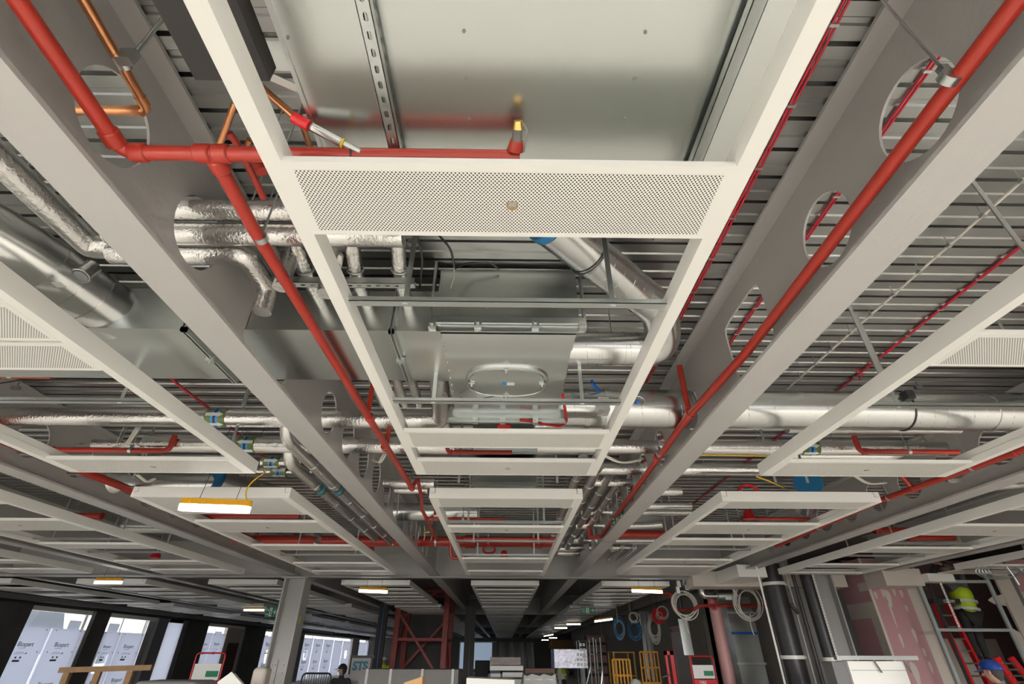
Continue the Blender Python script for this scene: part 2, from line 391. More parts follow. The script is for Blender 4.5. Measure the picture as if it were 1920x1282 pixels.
# first bay: centre raft over the camera
raft(-.775, .78, -1.5, 4.18, [(-1.5, -1.19, 0), (.992, 1.307, 1), (3.20, 3.51, 0), (3.81, 4.18, 1)], [1.775, 2.81], 'large white ceiling raft with perforated panels, directly overhead at centre')
raft(-3.74, -2.16, -1.5, 4.18, [(-1.5, -1.19, 0), (1.75, 2.06, 0), (2.08, 2.36, 0), (3.83, 4.18, 1)], [2.85], 'white ceiling raft at left, nearest the camera, left of the nearest beam')
raft(2.2, 3.82, -1.5, 4.15, [(-1.5, -1.19, 0), (1.92, 2.23, 0), (3.78, 4.15, 1)], [2.82], 'white ceiling raft at right, nearest the camera, right of the nearest beam')
raft(-6.72, -5.16, -1.5, 4.18, *rows(-1.5, 4.18, 1), 'white ceiling raft at the far left edge, nearest the camera')
raft(5.30, 6.86, -1.5, 4.15, *rows(-1.5, 4.15, 1), 'white ceiling raft at the far right edge, nearest the camera')
# second bay
raft(-.765, .77, 4.93, 10.66, [(4.93, 5.29, 0), (6.24, 6.56, 1), (8.62, 9.0, 0), (10.1, 10.66, 1)], [6.18, 7.4, 8.55], 'white ceiling raft of the middle row, second from the camera', 1)
raft(-3.73, -2.16, 4.95, 10.65, [(4.95, 5.66, 0), (6.03, 6.62, 1), (7.55, 7.9, 0), (9.2, 9.52, 0), (10.19, 10.65, 1)], [8.63], 'white ceiling raft with the yellow work light hanging in front of it', 1)
raft(2.19, 3.81, 4.98, 10.5, [(4.98, 5.27, 0), (6.02, 6.55, 1), (6.95, 7.32, 0), (8.66, 9.0, 1), (9.4, 10.5, 0)], [7.55, 7.95], 'white ceiling raft right of centre, in front of the red reel', 1)
raft(-6.72, -5.16, 4.95, 10.65, *rows(4.95, 10.65, 2), 'white ceiling raft at left, beyond the beam over the column, second from camera', 1)
raft(5.30, 6.86, 4.95, 10.3, *rows(4.95, 10.3, 2), 'white ceiling raft at right, in front of the pink plasterboard', 1)
raft(-9.7, -8.14, 4.95, 10.65, *rows(4.95, 10.65, 2), 'white ceiling raft at far left next to the windows, before the cross beam', 1)
raft(8.2, 9.76, 4.95, 9.6, *rows(4.95, 9.6, 2), 'white ceiling raft at the extreme right edge, above the cable coil', 1)
raft(-12.7, -11.14, 4.95, 10.65, *rows(4.95, 10.65, 2), 'white ceiling raft at the left edge, outermost before the cross beam', 1)
raft(-9.7, -8.14, -1.5, 4.18, *rows(-1.5, 4.18, 1), 'white ceiling raft near the camera at the far left, third row out', 1)
raft(-12.7, -11.14, 12.3, 17.9, *rows(12.3, 17.9, 2), 'outermost white ceiling raft at left, just behind the cross beam', 0)
# later bays
for bi, (ya, yb) in enumerate(((12.3, 17.9), (18.7, 22.8), (23.6, 28.6), (29.4, 34.4), (35.2, 45.6), (46.9, 57.5))):
    for xc, w1 in ((-11.9, 'the outermost left row'), (-8.9, 'the fourth row left'), (-5.94, 'the row left of the grey column'), (-2.94, 'the row left of centre'), (0., 'the middle row'), (2.98, 'the row right of centre')):
        if bi == 0 and xc < -8: continue
        L_ = yb-ya; st = .8 if bi < 4 else 1.1; kk = int(L_/st)
        pans = [(ya+L_*i/kk, ya+L_*i/kk+(.40 if bi < 2 else .62*L_/kk), 0) for i in range(kk)]; pans[-1] = (pans[-1][0], yb, 0)
        raft(xc-.775, xc+.775, ya, yb, pans, [], 'ceiling raft in %s, %s beyond cross beam' % (w1, ORD[bi]), 0)
raft(-8.9-.775, -8.9+.775, 12.3, 17.9, [(12.3, 12.7, 0), (13.4, 13.8, 0), (14.4, 14.8, 0), (15.4, 15.8, 0), (16.4, 17.9, 0)], [], 'white ceiling raft just inside the windows behind the cross beam', 0)
# ------------------------------------------------------------------ rectangular duct and plenum
def rect_duct(x0, x1, y0, y1, z0, z1, joints, label):
    t = thing('rectangular_duct', label, 'duct', (x0, y0, z0))
    MB().box(x0, y0, z0, x1, y1, z1).build('duct_body', GALVS, t)
    for xj in joints:
        j = MB()
        for s in (-.014, .006):
            j.box(xj+s, y0-.025, z0-.025, xj+s+.008, y1+.025, z0).box(xj+s, y0-.025, z0-.025, xj+s+.008, y0, z1+.025).box(xj+s, y1, z0, xj+s+.008, y1+.025, z1+.02)
        jo = j.build('flange_joint', GALV, t)
        c = MB()
        for (yy, zz) in ((y0+.3, z0-.02),): c.box(xj-.025, yy-.015, zz-.02, xj+.025, yy+.015, zz+.012).tube([(xj, yy, zz-.035), (xj, yy, zz)], .007, 6)
        c.build('flange_clamp', GALV, jo)
    return t
rect_duct(-4.4, -.385, 2.32, 2.92, 3.15, 3.44, [-1.83, -.66], 'long rectangular galvanised duct running left through the slot in the beam')
# plenum box
t = thing('plenum_box', 'large galvanised plenum box with an oval access door, at centre', 'duct', (0, 2.9, 3.14))
MB().box(-.42, 2.33, 3.225, .42, 2.40, 3.63).box(-.42, 2.40, 3.25, .42, 3.45, 3.6).build('upper_box', GALVS, t)
m = MB(); N_ = 8
vs = []
for (y, z, hw) in ((2.36, 3.16, .40), (2.5, 3.135, .385), (3.3, 3.135, .385), (3.46, 3.16, .42)): vs += [(-hw, y, z), (hw, y, z), (hw, y, 3.26), (-hw, y, 3.26)]
fs = [(0, 3, 2, 1), (12, 13, 14, 15)]
for i in range(3):
    for k in range(4): a = 4*i+k; c = 4*i+(k+1) % 4; fs.append((a, c, c+4, a+4))
m.add(vs, fs); m.build('lower_hood', GALVS, t)
for bx in ((-.44, 2.30, 3.20, .44, 2.318, 3.24), (-.44, 2.322, 3.155, .44, 2.335, 3.225)): MB().box(*bx).build('near_flange', GALV, t)
for bx in ((-.455, 2.30, 3.17, -.44, 2.35, 3.66), (.44, 2.30, 3.17, .455, 2.35, 3.66)): MB().box(*bx).build('side_flange', GALV, t)
MB().box(-.44, 3.46, 3.12, .44, 3.475, 3.17).box(-.45, 3.475, 3.12, .45, 3.5, 3.2).box(-.46, 3.5, 3.10, .46, 3.52, 3.17).build('far_flange', GALV, t)
each(lambda c, x, y, z: c.box(x-.02, y-.02, z-.022, x+.02, y+.03, z+.022).tube([(x, y-.035, z), (x, y-.02, z)], .012, 8), ((-.17, 2.30, 3.19), (.16, 2.30, 3.19), (-.43, 2.30, 3.18), (.43, 2.30, 3.18), (-.24, 3.46, 3.10), (-.03, 3.46, 3.10), (.22, 3.46, 3.10)), 'flange_clamp', GALV, t)
d = MB(); n = 48
def oval(a, bb_, z, k=2.7): return [(math.copysign(abs(math.cos(2*PI*i/n))**(2/k), math.cos(2*PI*i/n))*a+.0, 2.88+math.copysign(abs(math.sin(2*PI*i/n))**(2/k), math.sin(2*PI*i/n))*bb_, z) for i in range(n)]
def loft(mb, loops, cap=True):
    vs = [p for l in loops for p in l]; fs = []
    for i in range(len(loops)-1):
        for k in range(n): fs.append((i*n+k, i*n+(k+1) % n, (i+1)*n+(k+1) % n, (i+1)*n+k))
    if cap: fs.append(tuple(range(len(vs)-n, len(vs))))
    mb.add(vs, fs)
loft(d, [oval(.275, .215, 3.136), oval(.268, .208, 3.118), oval(.255, .195, 3.112), oval(.250, .190, 3.122), oval(.246, .186, 3.122), oval(.243, .183, 3.114), oval(.20, .14, 3.112)])
dd = d.build('access_door', GALVS, t)
each(lambda k_, x, y: k_.box(x-.02, y-.008, 3.102, x+.02, y+.008, 3.112).tube([(x, y, 3.085), (x, y, 3.102)], [.008, .013], 10), ((-.005, 2.69), (-.005, 3.07), (-.235, 2.88), (.235, 2.88)), 'door_clamp', GALV, dd)
MB().box(-.03, 2.865, 3.109, .0, 2.9, 3.111).build('blue_sticker', LBLUE, dd)
MB().box(.0, 2.865, 3.109, .05, 2.9, 3.111).build('white_sticker', PAPER, dd)
# bolt line on left side of the hood
each(lambda m, i: m.tube([(-.375, 2.45+i*.1, 3.128), (-.375, 2.45+i*.1, 3.136)], .005, 6), [(i,) for i in range(9)], 'rivet', GALV, t)
# far second plenum seen between the first and second middle rafts
t = thing('plenum_box', 'smaller galvanised box seen between the two middle rafts', 'duct', (0, 4.6, 3.2))
MB().box(-.32, 4.36, 3.3, .38, 4.75, 3.6).build('upper_box', GALVS, t)
MB().box(-.34, 4.34, 3.26, .40, 4.37, 3.32).build('flange', GALV, t); MB().box(-.34, 4.60, 3.26, .40, 4.63, 3.30).build('flange', GALV, t)
t = thing('plenum_box', 'galvanised box above the second raft of the middle row', 'duct', (0, 6, 3.2))
MB().box(-.40, 5.75, 3.3, .36, 6.9, 3.6).build('upper_box', GALVS, t)
each(lambda m, yy: m.box(-.42, yy, 3.26, .38, yy+.03, 3.30), ((5.72,), (6.1,), (6.5,)), 'flange', GALV, t)
# ------------------------------------------------------------------ big unit overhead
t = thing('fan_coil_unit', 'huge reflective galvanised unit casing filling the top of the view', 'air unit', (0, 0, 3.2))
MB().box(-.70, -1.6, 3.2, .90, 1.5, 3.55).build('casing', GALVS, t)
each(lambda m, u, v: m.tube([at(u, v, z=3.2)-Vector((0, 0, .006)), at(u, v, z=3.2)], [.004, .006], 10), ((870, 58), (1210, 60), (875, 146), (1190, 147), (880, 221), (1172, 222), (540, 70)), 'screw', GREYD, t)
MB().box(-.715, -1.6, 3.196, -.70, 1.5, 3.24).build('edge_trim', GALV, t)
def strut(x, y0, y1, z, label, axis='y', slots=True, w=.041, mt=GALV):
    t = thing('slotted_channel', label, 'support rail', (x, y0, z))
    L_ = y1-y0; k = int(L_/.05); hs = [(y0+.03+i*.05, 0, .013, .0065, 4) for i in range(k)] if slots else []
    if axis == 'y': fn = lambda a, c, tt: (x+c, a, z+tt)
    else: fn = lambda a, c, tt: (a, x+c, z+tt)
    m = MB().plate(fn, y0, y1, -w/2, w/2, .0025, hs, n=12)
    for s in (-1, 1):
        a, c = sorted((s*w/2, s*(w/2-.0025)))
        if axis == 'y': m.box(x+a, y0, z, x+c, y1, z+.04).box(x+s*(w/2-.008), y0, z+.037, x+s*w/2, y1, z+.04)
        else: m.box(y0, x+a, z, y1, x+c, z+.04)
    m.build('channel', mt, t, smooth=0); return t
s1 = strut(-.415, -1.5, 1.35, 3.135, 'slotted steel channel under the unit casing, left of centre')
s2 = strut(.70, -1.5, 1.4, 3.14, 'plain steel channel under the unit casing, right of centre', slots=False)
pa, pb = at(560, 526, z=3.28), at(778, 526, z=3.28)
strut(pa.y, pa.x-.15, pb.x, 3.25, 'slotted channel carrying the foil pipes left of the plenum', axis='x')
# black insulated tray
t = MB(); a = at(285, 0, z=3.12); c = at(508, 158, z=3.12)
t.box(at(285, 0, z=3.12).x, -1.2, 3.12, c.x, c.y-.01, 3.2)
o = t.build('insulated_tray', BLACK); tag(o, 'black foam lined tray above the left rail of the central raft', 'tray')
t = thing('grille_box', 'galvanised bracket plate beside the black tray at upper left', 'bracket', at(520, 100, z=3.3))
p = at(515, 105, z=3.3)
MB().box(p.x-.08, p.y-.05, 3.3, p.x+.08, p.y+.05, 3.304).bar(p+Vector((-.08, .05, -.0)), p+Vector((.06, .1, -.03)), .03, .003).build('plate', GALV, t)
# ------------------------------------------------------------------ spiral ducts
def spiral(pts, r, label, pitch=.1, fil=.0, bands=(), capm=None, mt=SPIR, seam=True, steps=6):
    pts = [Vector(p) for p in pts]
    t = thing('spiral_duct', label, 'duct', pts[0])
    MB().tube(pts, r, 32, fil=fil, steps=steps).build('duct_body', mt, t)
    if seam:
        m = MB()
        for a, c in zip(pts, pts[1:]):
            if fil: 
                d0 = (c-a).normalized(); a = a+d0*fil*.9; c = c-d0*fil*.9
            L_ = (c-a).length; d = (c-a).normalized(); u = d.cross(Vector((0, 0, 1))).normalized(); w = d.cross(u)
            k = max(1, int(L_/pitch*18)); P = [a+d*(L_*i/k)+(u*math.cos(2*PI*i/18)+w*math.sin(2*PI*i/18))*r for i in range(k+1)]
            m.tube(P, .0022, 4)
        m.build('seam', mt, t)
    q_ = pts[0]+(pts[1]-pts[0])*.5
    MB().tube([(q_.x, q_.y, q_.z+r*.9), (q_.x, q_.y, ZD)], .004, 6).build('hanger_rod', GALV, t)
    for (p, q, rr) in bands:
        MB().tube([p, q], rr, 32).build('joint_band', mt, t)
    return t
X = Vector((1, 0, 0))
y1, z1, r1 = 3.62, 3.28, .157
spiral([(.42, y1, z1), (9.5, y1, z1)], r1, 'large spiral duct running right from the plenum through the beam hole', .105,
       bands=[((.62, y1, z1), (.66, y1, z1), r1+.006), ((.78, y1, z1), (.83, y1, z1), r1+.008), ((3.9, y1, z1), (3.94, y1, z1), r1+.005)])
t = thing('damper_actuator', 'grey damper actuator box with blue lever on the spiral duct', 'actuator', (.86, y1-.15, 3.1))
p = oncyl(1130, 762, y1, z1, r1+.03)
MB().box(p.x-.04, p.y-.05, p.z-.05, p.x+.045, p.y+.08, p.z+.06).build('housing', GREY, t)
pp = oncyl(1118, 728, y1, z1, r1+.03); MB().bar(pp+Vector((-.035, -.03, .03)), pp+Vector((.035, .03, -.02)), .022, .014).tube([pp+Vector((-.03, -.04, .03)), pp+Vector((-.04, -.04, .05))], .012, 8).build('blue_lever', BLUE, t)
t = thing('access_hatch', 'small oval hatch with blue knob on the spiral duct', 'hatch', (1.1, 3.5, 3.12))
p = oncyl(1192, 752, y1, z1, r1+.003); nv = Vector((0, p.y-y1, p.z-z1))
m = MB(); m.torus(p, .07, .006, nv, sx=1, sy=.62); m.build('rim', GALV, t)
MB().ell(p+Vector((.01, -.01, -.008)), (.016, .016, .016)).build('blue_knob', BLUE, t)
# connection stub, elbow and rising diagonal spiral duct
za = 3.32; e = at(1246, 655, z=za); ya = e.y
g = at(1034, 421, z=3.42); k1 = at(1240, 584, z=3.42)
spiral([(.38, ya, za), (e.x-.01, ya, za), (k1.x, k1.y, 3.42), (g.x, g.y, 3.42)], .115, 'spiral duct that leaves the plenum, turns at an elbow and runs back overhead', .095, fil=.14,
       bands=[((xb_, ya, za), (xb_+.012, ya, za), .119) for xb_ in (.60, .69, .77, .86)])
d = (Vector((k1.x, k1.y, 3.4))-g).normalized()
t = thing('duct_end_film', 'blue plastic film taped over the open spiral duct end, top centre', 'film', g)
MB().tube([g-d*.05, g-d*.004], [.118, .119], 24).build('film', BLUET, t)
t = thing('duct_strap', 'black strap around the diagonal spiral duct', 'strap', g)
q = g+d*.30; MB().torus(q, .119, .005, d, n=40, k=6).build('band', BLACKP, t)
t = thing('duct_strap', 'black strap around the large spiral duct at right', 'strap', (3.5, y1, z1))
pq = at(1708, 780, z=3.2); MB().torus((pq.x, y1, z1), r1+.004, .005, X, n=40, k=6).build('band', BLACKP, t)
MB().box(pq.x-.06, y1-.2, z1+.02, pq.x-.0, y1-.13, z1+.09).build('buckle', BLACKP, t)
# left spiral take-off
a = at(-60, 415, z=3.36); c = at(60, 485, z=3.33); d_ = at(205, 572, z=3.30); 
sp = Vector((d_.x-.0, 2.44, 3.30))
spiral([a+Vector((-.5, -.25, 0)), a, c, sp], .155, 'bulky round duct curving down from upper left into the rectangular duct', .5, fil=.12, seam=False, steps=8,
       bands=[(c+(sp-c)*.12, c+(sp-c)*.16, .160), (c+(sp-c)*.38, c+(sp-c)*.41, .160), (c+(sp-c)*.60, c+(sp-c)*.63, .160)])
t = thing('test_spigot', 'short round spigot stub on the left round duct', 'duct', c)
q = at(152, 517, z=3.22); MB().tube([q+Vector((0, .03, .09)), q], .038, 20).torus(q, .039, .004, Vector((0, -.03, -.09)), n=24).build('stub', SPIR, t)
MB().tube([q+Vector((0, -.001, -.002)), q+Vector((0, -.0015, -.004))], .032, 20).build('dark_opening', GREYD, t)
q = at(112, 534, z=3.17); tag(MB().box(q.x-.03, q.y-.02, q.z, q.x+.02, q.y+.02, q.z+.002).build('duct_sticker', PAPER), 'small white sticker on the left round duct', 'sticker')
# blue capped far ducts
for (u, v, w1) in ((405, 900, 'left, behind the nearest left raft'), (1515, 905, 'right, behind the nearest right raft')):
    p = at(u, v, z=3.33); s = -1 if u < 900 else 1
    t = thing('capped_duct', 'round duct end sealed with blue film at '+w1, 'duct', p)
    MB().tube([p+Vector((.45, .95, 0)), p], .16, 28).build('duct_body', SPIR, t)
    MB().tube([p, p+Vector((-.015, -.03, 0))], .157, 28).build('blue_film', BLUET, t)
p = at(750, 960, z=3.3)
spiral([(-1.75, 7.2, 3.3), (-.4, 7.2, 3.3)], .12, 'spiral duct through the far slot of the left beam', .1)
p = at(155, 905, z=3.3); spiral([(p.x, p.y, 3.3), (p.x+1.6, p.y+.05, 3.3)], .13, 'dark spiral duct seen past the far left beam', .1)
p = at(236, 985, z=3.3); spiral([(p.x, p.y, 3.3), (p.x+1.1, p.y+.02, 3.3)], .11, 'short spiral duct with pale band beyond the beam over the column', .1)
p = at(790, 1088, y=12.4); spiral([(-1.2, 12.6, 3.3), (-.2, 12.6, 3.3)], .13, 'spiral duct behind the near cross beam left of centre', .1)
p = at(580, 1010, z=3.3); spiral([(p.x, p.y, 3.35), (p.x+.28, p.y-.1, 3.2)], .12, 'dark flexible duct end above the left raft', .04)
p = at(770, 835+170, z=3.3)
# ------------------------------------------------------------------ foil pipes
def foil(pts, r, label, fil=.08, bands=0, mt=FOIL, n=20):
    pts = [Vector(p) for p in pts]
    # slightly wavy surface: subdivide straight legs
    t = thing('foil_pipe', label, 'insulated pipe', pts[0])
    MB().tube(pts, r, n, fil=fil).build('lagging', mt, t)
    a_, b_ = pts[0], pts[1]
    if abs(a_.z-b_.z) < .1 and max(a_.z, b_.z)+r < ZD:
        q = a_+(b_-a_)*(.5 if (b_-a_).length < 1.5 else .3); MB().tube([(q.x, q.y, q.z+r*.8), (q.x, q.y, ZD)], .004, 6).build('hanger_rod', GALV, t)
    if bands:
        for a, c in zip(pts, pts[1:]):
            L_ = (c-a).length; k = int(L_/bands)
            for i in range(1, k+1):
                q = a+(c-a)*(i/(k+1)); dd = (c-a).normalized(); MB().tube([q-dd*.004, q+dd*.004], r+.002, n).build('tape_joint', mt, t)
    return t
foil([(-7.3, 3.92, 3.3), (-.56, 3.92, 3.3), (-.50, 3.1, 3.36)], .077, 'long foil lagged pipe at left with a right pointing arrow label', bands=.9)
foil([(-3.5, 4.56, 3.3), (-.5, 4.56, 3.3)], .077, 'foil lagged pipe at left with a left pointing arrow label, below the longest one', bands=.9)
foil([(-2.6, 5.11, 3.31), (-2.05, 5.11, 3.31)], .062, 'short foil pipe with a label beside the corner of the left raft')
foil([(-2.9, 5.3, 3.27), (-2.1, 5.3, 3.27)], .052, 'lowest foil pipe behind the corner of the left raft')
foil([(-1.91, 3.95, 3.3), (-1.91, 4.05, 3.17), (-1.91, 8.7, 3.17)], .058, 'inner of the two foil pipes beside the left beam', bands=.7)
foil([(-2.12, 4.58, 3.3), (-2.12, 4.68, 3.17), (-2.12, 8.4, 3.17)], .058, 'outer of the two foil pipes beside the left beam', bands=.8)
foil([(-2.0, 4.62, 3.27), (-2.1, 5.1, 3.27)], .06, 'short foil connector between the left foil pipes')
def pipe_label(x, y, z, r, left, label):
    t = thing('pipe_label', label, 'label', (x, y, z))
    w = .085
    MB().tube([(x-w, y, z), (x+w, y, z)], r+.002, 28, cap=False).build('olive_band', GREENL, t)
    MB().tube([(x-.03, y, z), (x+.03, y, z)], r+.0028, 28, cap=False).build('blue_band', LBLUE, t)
    MB().tube([(x-.012, y, z), (x+.012, y, z)], r+.0034, 28, cap=False).build('dark_band', DBLUE, t)
    m = MB()
    for ang in (-95, -35, 30):
        def S_(a, c): th = math.radians(ang)+c/(r+.005); return (x+(-a if left else a), y+math.sin(-PI/2+0)*0+math.sin(th-PI/2+PI/2)*0-(r+.005)*math.cos(th+math.radians(35)), z-(r+.005)*math.sin(-th-math.radians(35))*-1*1)
        g_ = [(-.075, -.015), (.03, -.015), (.03, -.026), (.078, 0), (.03, .026), (.03, .015), (-.075, .015)]
        vs = [S_(a, c) for a, c in g_]
        m.add(vs, [(0, 1, 5, 6), (1, 2, 3), (1, 3, 5), (3, 4, 5)])
    m.build('arrow', PAPER, t)
for u, v, x_, y_, z_, r_, left, w1 in ((397, 783, 0, 3.92, 3.3, .077, 0, 'olive and blue pipe label with white arrow pointing right, uppermost left'),
                                       (452, 832, 0, 4.56, 3.3, .077, 1, 'olive and blue pipe label with white arrow pointing left, left side'),
                                       (506, 870, 0, 5.11, 3.31, .062, 0, 'olive and blue pipe label beside the corner of the left raft'),
                                       (1532, 838, 0, 4.54, 3.3, .068, 0, 'olive and blue pipe label with white arrow on the right side')):
    p = at(u, v, z=z_-.04); pipe_label(p.x, y_, z_, r_, left, w1)
p = at(520, 884, z=3.25); pipe_label(p.x, 5.3, 3.27, .058, 1, 'olive pipe label low on the outer foil pipe')
for i, (xx, w1) in enumerate(((-1.91, 'inner'), (-2.12, 'outer'))):
    t = thing('pipe_label', 'olive band label on the %s foil pipe beside the left beam' % w1, 'label', (xx, 5.5, 3.3))
    rr = .058; zz = 3.17
    MB().tube([(xx, 5.5, zz), (xx, 5.66, zz)], rr+.002, 24, cap=False).build('olive_band', GREENL, t)
    MB().tube([(xx, 5.54, zz), (xx, 5.6, zz)], rr+.003, 24, cap=False).build('blue_band', LBLUE, t)
# hole B pipes
h1_, h2_, h3_ = 1.60, 1.70, 1.86
foil([(-1.85, 1.625, 3.36), (-.62, 1.625, 3.36), (-.62, 1.9, 3.45)], .050, 'upper foil pipe through the second round hole of the left beam')
foil([(-1.9, 1.695, 3.275), (-.5, 1.695, 3.275)], .053, 'middle foil pipe through the second round hole of the left beam')
e = at(462, 470, z=3.27); g = at(505, 535, z=3.27)
foil([(-1.95, 1.81, 3.25), (e.x, 1.81, 3.25), (g.x, g.y, 3.25), (g.x, g.y+.01, 3.10)], .050, 'lower foil pipe that bends down to a capped end by the red pipe', fil=.05)
q = at(612, 545, z=3.12); foil([(q.x+.0, q.y, ZD), (q.x, q.y, 3.1)], .043, 'vertical foil stub with capped end left of the plenum')
q = at(524, 545, z=3.12); foil([(q.x, q.y, ZD), (q.x, q.y, 3.14)], .04, 'vertical foil stub behind the bent foil pipe')
for (u1, v1_, u2, v2, w1) in ((545, 455, 578, 520, 'left'), (655, 440, 668, 520, 'middle'), (742, 440, 750, 520, 'right')):
    a = at(u1, v1_-30, z=3.42); c = at(u2, v2, z=3.34)
    foil([a, c, c+Vector((0, .5, 0))], .04, 'sloping foil pipe above the slotted channel, %s of three' % w1)
    t = thing('pipe_clip', 'pipe clip ring on the %s sloping foil pipe' % w1, 'clip', c)
    MB().torus(c+(a-c)*.15, .043, .005, a-c, n=24).build('ring', GALV, t)
for i, (u, w1) in enumerate(((765, 'right'), (690, 'left'), (735, 'middle'))):
    a = at(u, 700, z=3.35); foil([(a.x, a.y-.5, 3.4), (a.x, a.y+.55, 3.36)], .036, 'foil pipe under the rectangular duct, %s of three' % w1)
# left upper foil
a, b_, c = at(-40, 262, z=3.3), at(170, 462, z=3.3), at(260, 470, z=3.3)
foil([a+(a-b_)*.4, b_, (c.x, b_.y+.005, 3.3)], .060, 'foil lagged pipe running diagonally at upper left', fil=.03)
foil([at(240, 330, z=3.4), at(340, 480, z=3.4)], .035, 'thin foil pipe hidden behind the left beam')
# right side foil
foil([(1.7, 4.54, 3.3), (4.3, 4.54, 3.3)], .068, 'foil lagged pipe right of the right beam, with the arrow label', bands=.8)
foil([(1.64, 5.21, 3.3), (3.4, 5.21, 3.3)], .066, 'foil lagged pipe right of the right beam, lower one', bands=.7)
foil([(.3, 4.54, 3.3), (1.52, 4.54, 3.3)], .066, 'foil pipe between the central raft and the right beam, upper one', bands=.5)
foil([(.4, 5.22, 3.3), (1.53, 5.22, 3.3)], .062, 'foil pipe between the central raft and the right beam, lower one', bands=.5)
foil([(1.0, 5.72, 3.3), (1.53, 5.72, 3.3)], .045, 'short foil pipe meeting the right beam below the two larger ones')
foil([(2.6, 4.2, 3.38), (4.2, 4.2, 3.38)], .06, 'foil pipe behind the white arrow label at right')
foil([(3.0, 5.0, 3.4), (4.1, 5.0, 3.4), (4.3, 4.7, 3.45)], .07, 'foil duct piece behind the red pipe at right')
foil([(1.72, 6.0, 3.28), (2.15, 6.0, 3.28)], .055, 'short foil pipe just beyond the right beam')
foil([(1.72, 6.7, 3.28), (2.5, 6.7, 3.28)], .05, 'second short foil pipe just beyond the right beam')
for i, (x, y0_, y1_, r_) in enumerate(((.80, 4.9, 9.8, .056), (.99, 5.1, 10.5, .060), (1.16, 5.45, 9.9, .054), (1.32, 5.7, 9.2, .052))):
    foil([(x, y0_, 3.3), (x, y1_, 3.3), (x+.75+.25*i, y1_, 3.3)] if i else [(x, y0_, 3.3), (x, y1_, 3.3)], r_, 'foil pipe running away right of the middle row, %s from the left' % ORD[i], bands=.7)
foil([(-1.45, 5.8, 3.3), (-.85, 5.8, 3.3)], .055, 'short foil pipe left of the second middle raft')
foil([(-1.35, 5.98, 3.27), (-.95, 5.98, 3.27)], .045, 'small foil pipe under its neighbour left of the second middle raft')
foil([(-1.45, 4.56+.02, 3.52), (-.6, 4.58, 3.52)], .04, 'thin high foil pipe left of the end of the central raft')
foil([(1.2, 9.4, 3.35), (3.4, 9.4, 3.35)], .075, 'foil pipe crossing right beam near the cross beam')
foil([(1.0, 10.3, 3.35), (2.3, 10.3, 3.35)], .07, 'farthest foil pipe before the near cross beam, right')
for i in range(4):
    foil([(1.75+.22*i, 9.7, 3.28), (1.75+.22*i, 11.2, 3.28)], .05, 'foil pipe in the bundle right of the right beam, %s from the left' % ORD[i])
foil([(1.1, 7.35, 3.35), (2.9, 7.35, 3.35)], .045, 'foil pipe crossing over the exit sign on the right beam')
foil([(1.1, 8.0, 3.3), (2.2, 8.0, 3.3), (2.45, 7.9, 3.3)], .055, 'foil pipe ending in a taped joint right of the exit sign')
foil([(-4.0, 4.56, 3.3), (-3.5, 4.56, 3.3)], .04, 'thin foil pipe at far left edge')
foil([(.25, 4.15, 3.35), (.5, 4.15, 3.35)], .06, 'foil pipe stub behind the lower panel of the central raft')
foil([(-.55, 3.6, 3.3), (-.52, 4.5, 3.3)], .05, 'foil elbow left of the lower plenum flange')
foil([(-6.0, 8.2, 3.3), (-5.5, 8.2, 3.3), (-5.2, 8.6, 3.3)], .05, 'foil flex beyond the beam over the column')
foil([(5.1, 3.6+2, 3.25), (6.4, 5.3, 3.3)], .1, 'bulky foil duct beyond the right hand beam')
# ------------------------------------------------------------------ red pipes
def red(pts, r, label, joints=(), clips=(), fil=.06, tees=(), cat='sprinkler pipe', mt=RED):
    pts = [Vector(p) for p in pts]
    t = thing('sprinkler_pipe', label, cat, pts[0])
    MB().tube(pts, r, 20, fil=fil).build('pipe', mt, t)
    for (q, d) in joints:
        q = Vector(q); d = Vector(d).normalized()
        MB().tube([q-d*r*1.1, q-d*r*.9, q+d*r*.9, q+d*r*1.1], [r*1.08, r*1.28, r*1.28, r*1.08], 20).build('coupling', mt, t)
    if not clips:
        a_, b_ = pts[-2], pts[-1]; q = a_+(b_-a_)*.4
        if q.z < ZD-.1: MB().tube([(q.x, q.y, q.z+r*.5), (q.x, q.y, ZD)], .004, 6).build('drop_rod', GALV, t)
    for (q, d) in clips:
        q = Vector(q); d = Vector(d).normalized()
        c = MB().tube([q-d*.014, q+d*.014], r*1.12, 20).box(q.x-.012, q.y-.012, q.z+r, q.x+.012, q.y+.012, q.z+r+.03).build('pipe_clip', GALV, t)
        MB().tube([(q.x, q.y, q.z+r+.02), (q.x, q.y, ZD)], .005, 8).build('drop_rod', GALV, c)
    return t
ZR = 3.1; Pz = lambda u, v, z=ZR: at(u, v, z=z)
e0, e1, e2 = Pz(60, 40), Pz(222, 276), Pz(398, 288)
st = e1+(e0-e1)*3.2; e1.y = e2.y; YH = e2.y
end = Pz(975, 286); r0 = .0265
red([st, e1, Vector((end.x, YH, ZR))], r0, 'red sprinkler main crossing the top left and passing over the central raft',
    joints=[(e1+Vector((.06, 0, 0)), X), (e1+(e0-e1).normalized()*.06, e0-e1), (Vector((e2.x-.03, YH, ZR)), X), (Vector((e2.x+.035, YH, ZR)), X)], fil=.06)
b1, b2, b3 = Pz(482, 440), Pz(690, 780), Pz(772, 914)
dR = b3-e2
red([Vector((e2.x, YH, ZR)), b1, b2, b3], r0, 'red sprinkler branch running away from the tee along the left side of the raft',
    joints=[(Vector((e2.x, YH, ZR))+(b1-e2).normalized()*.05, b1-e2), (Pz(693, 783), dR), (Pz(722, 838), dR), (b3, dR)], clips=[(Pz(489, 446), dR)], fil=0)
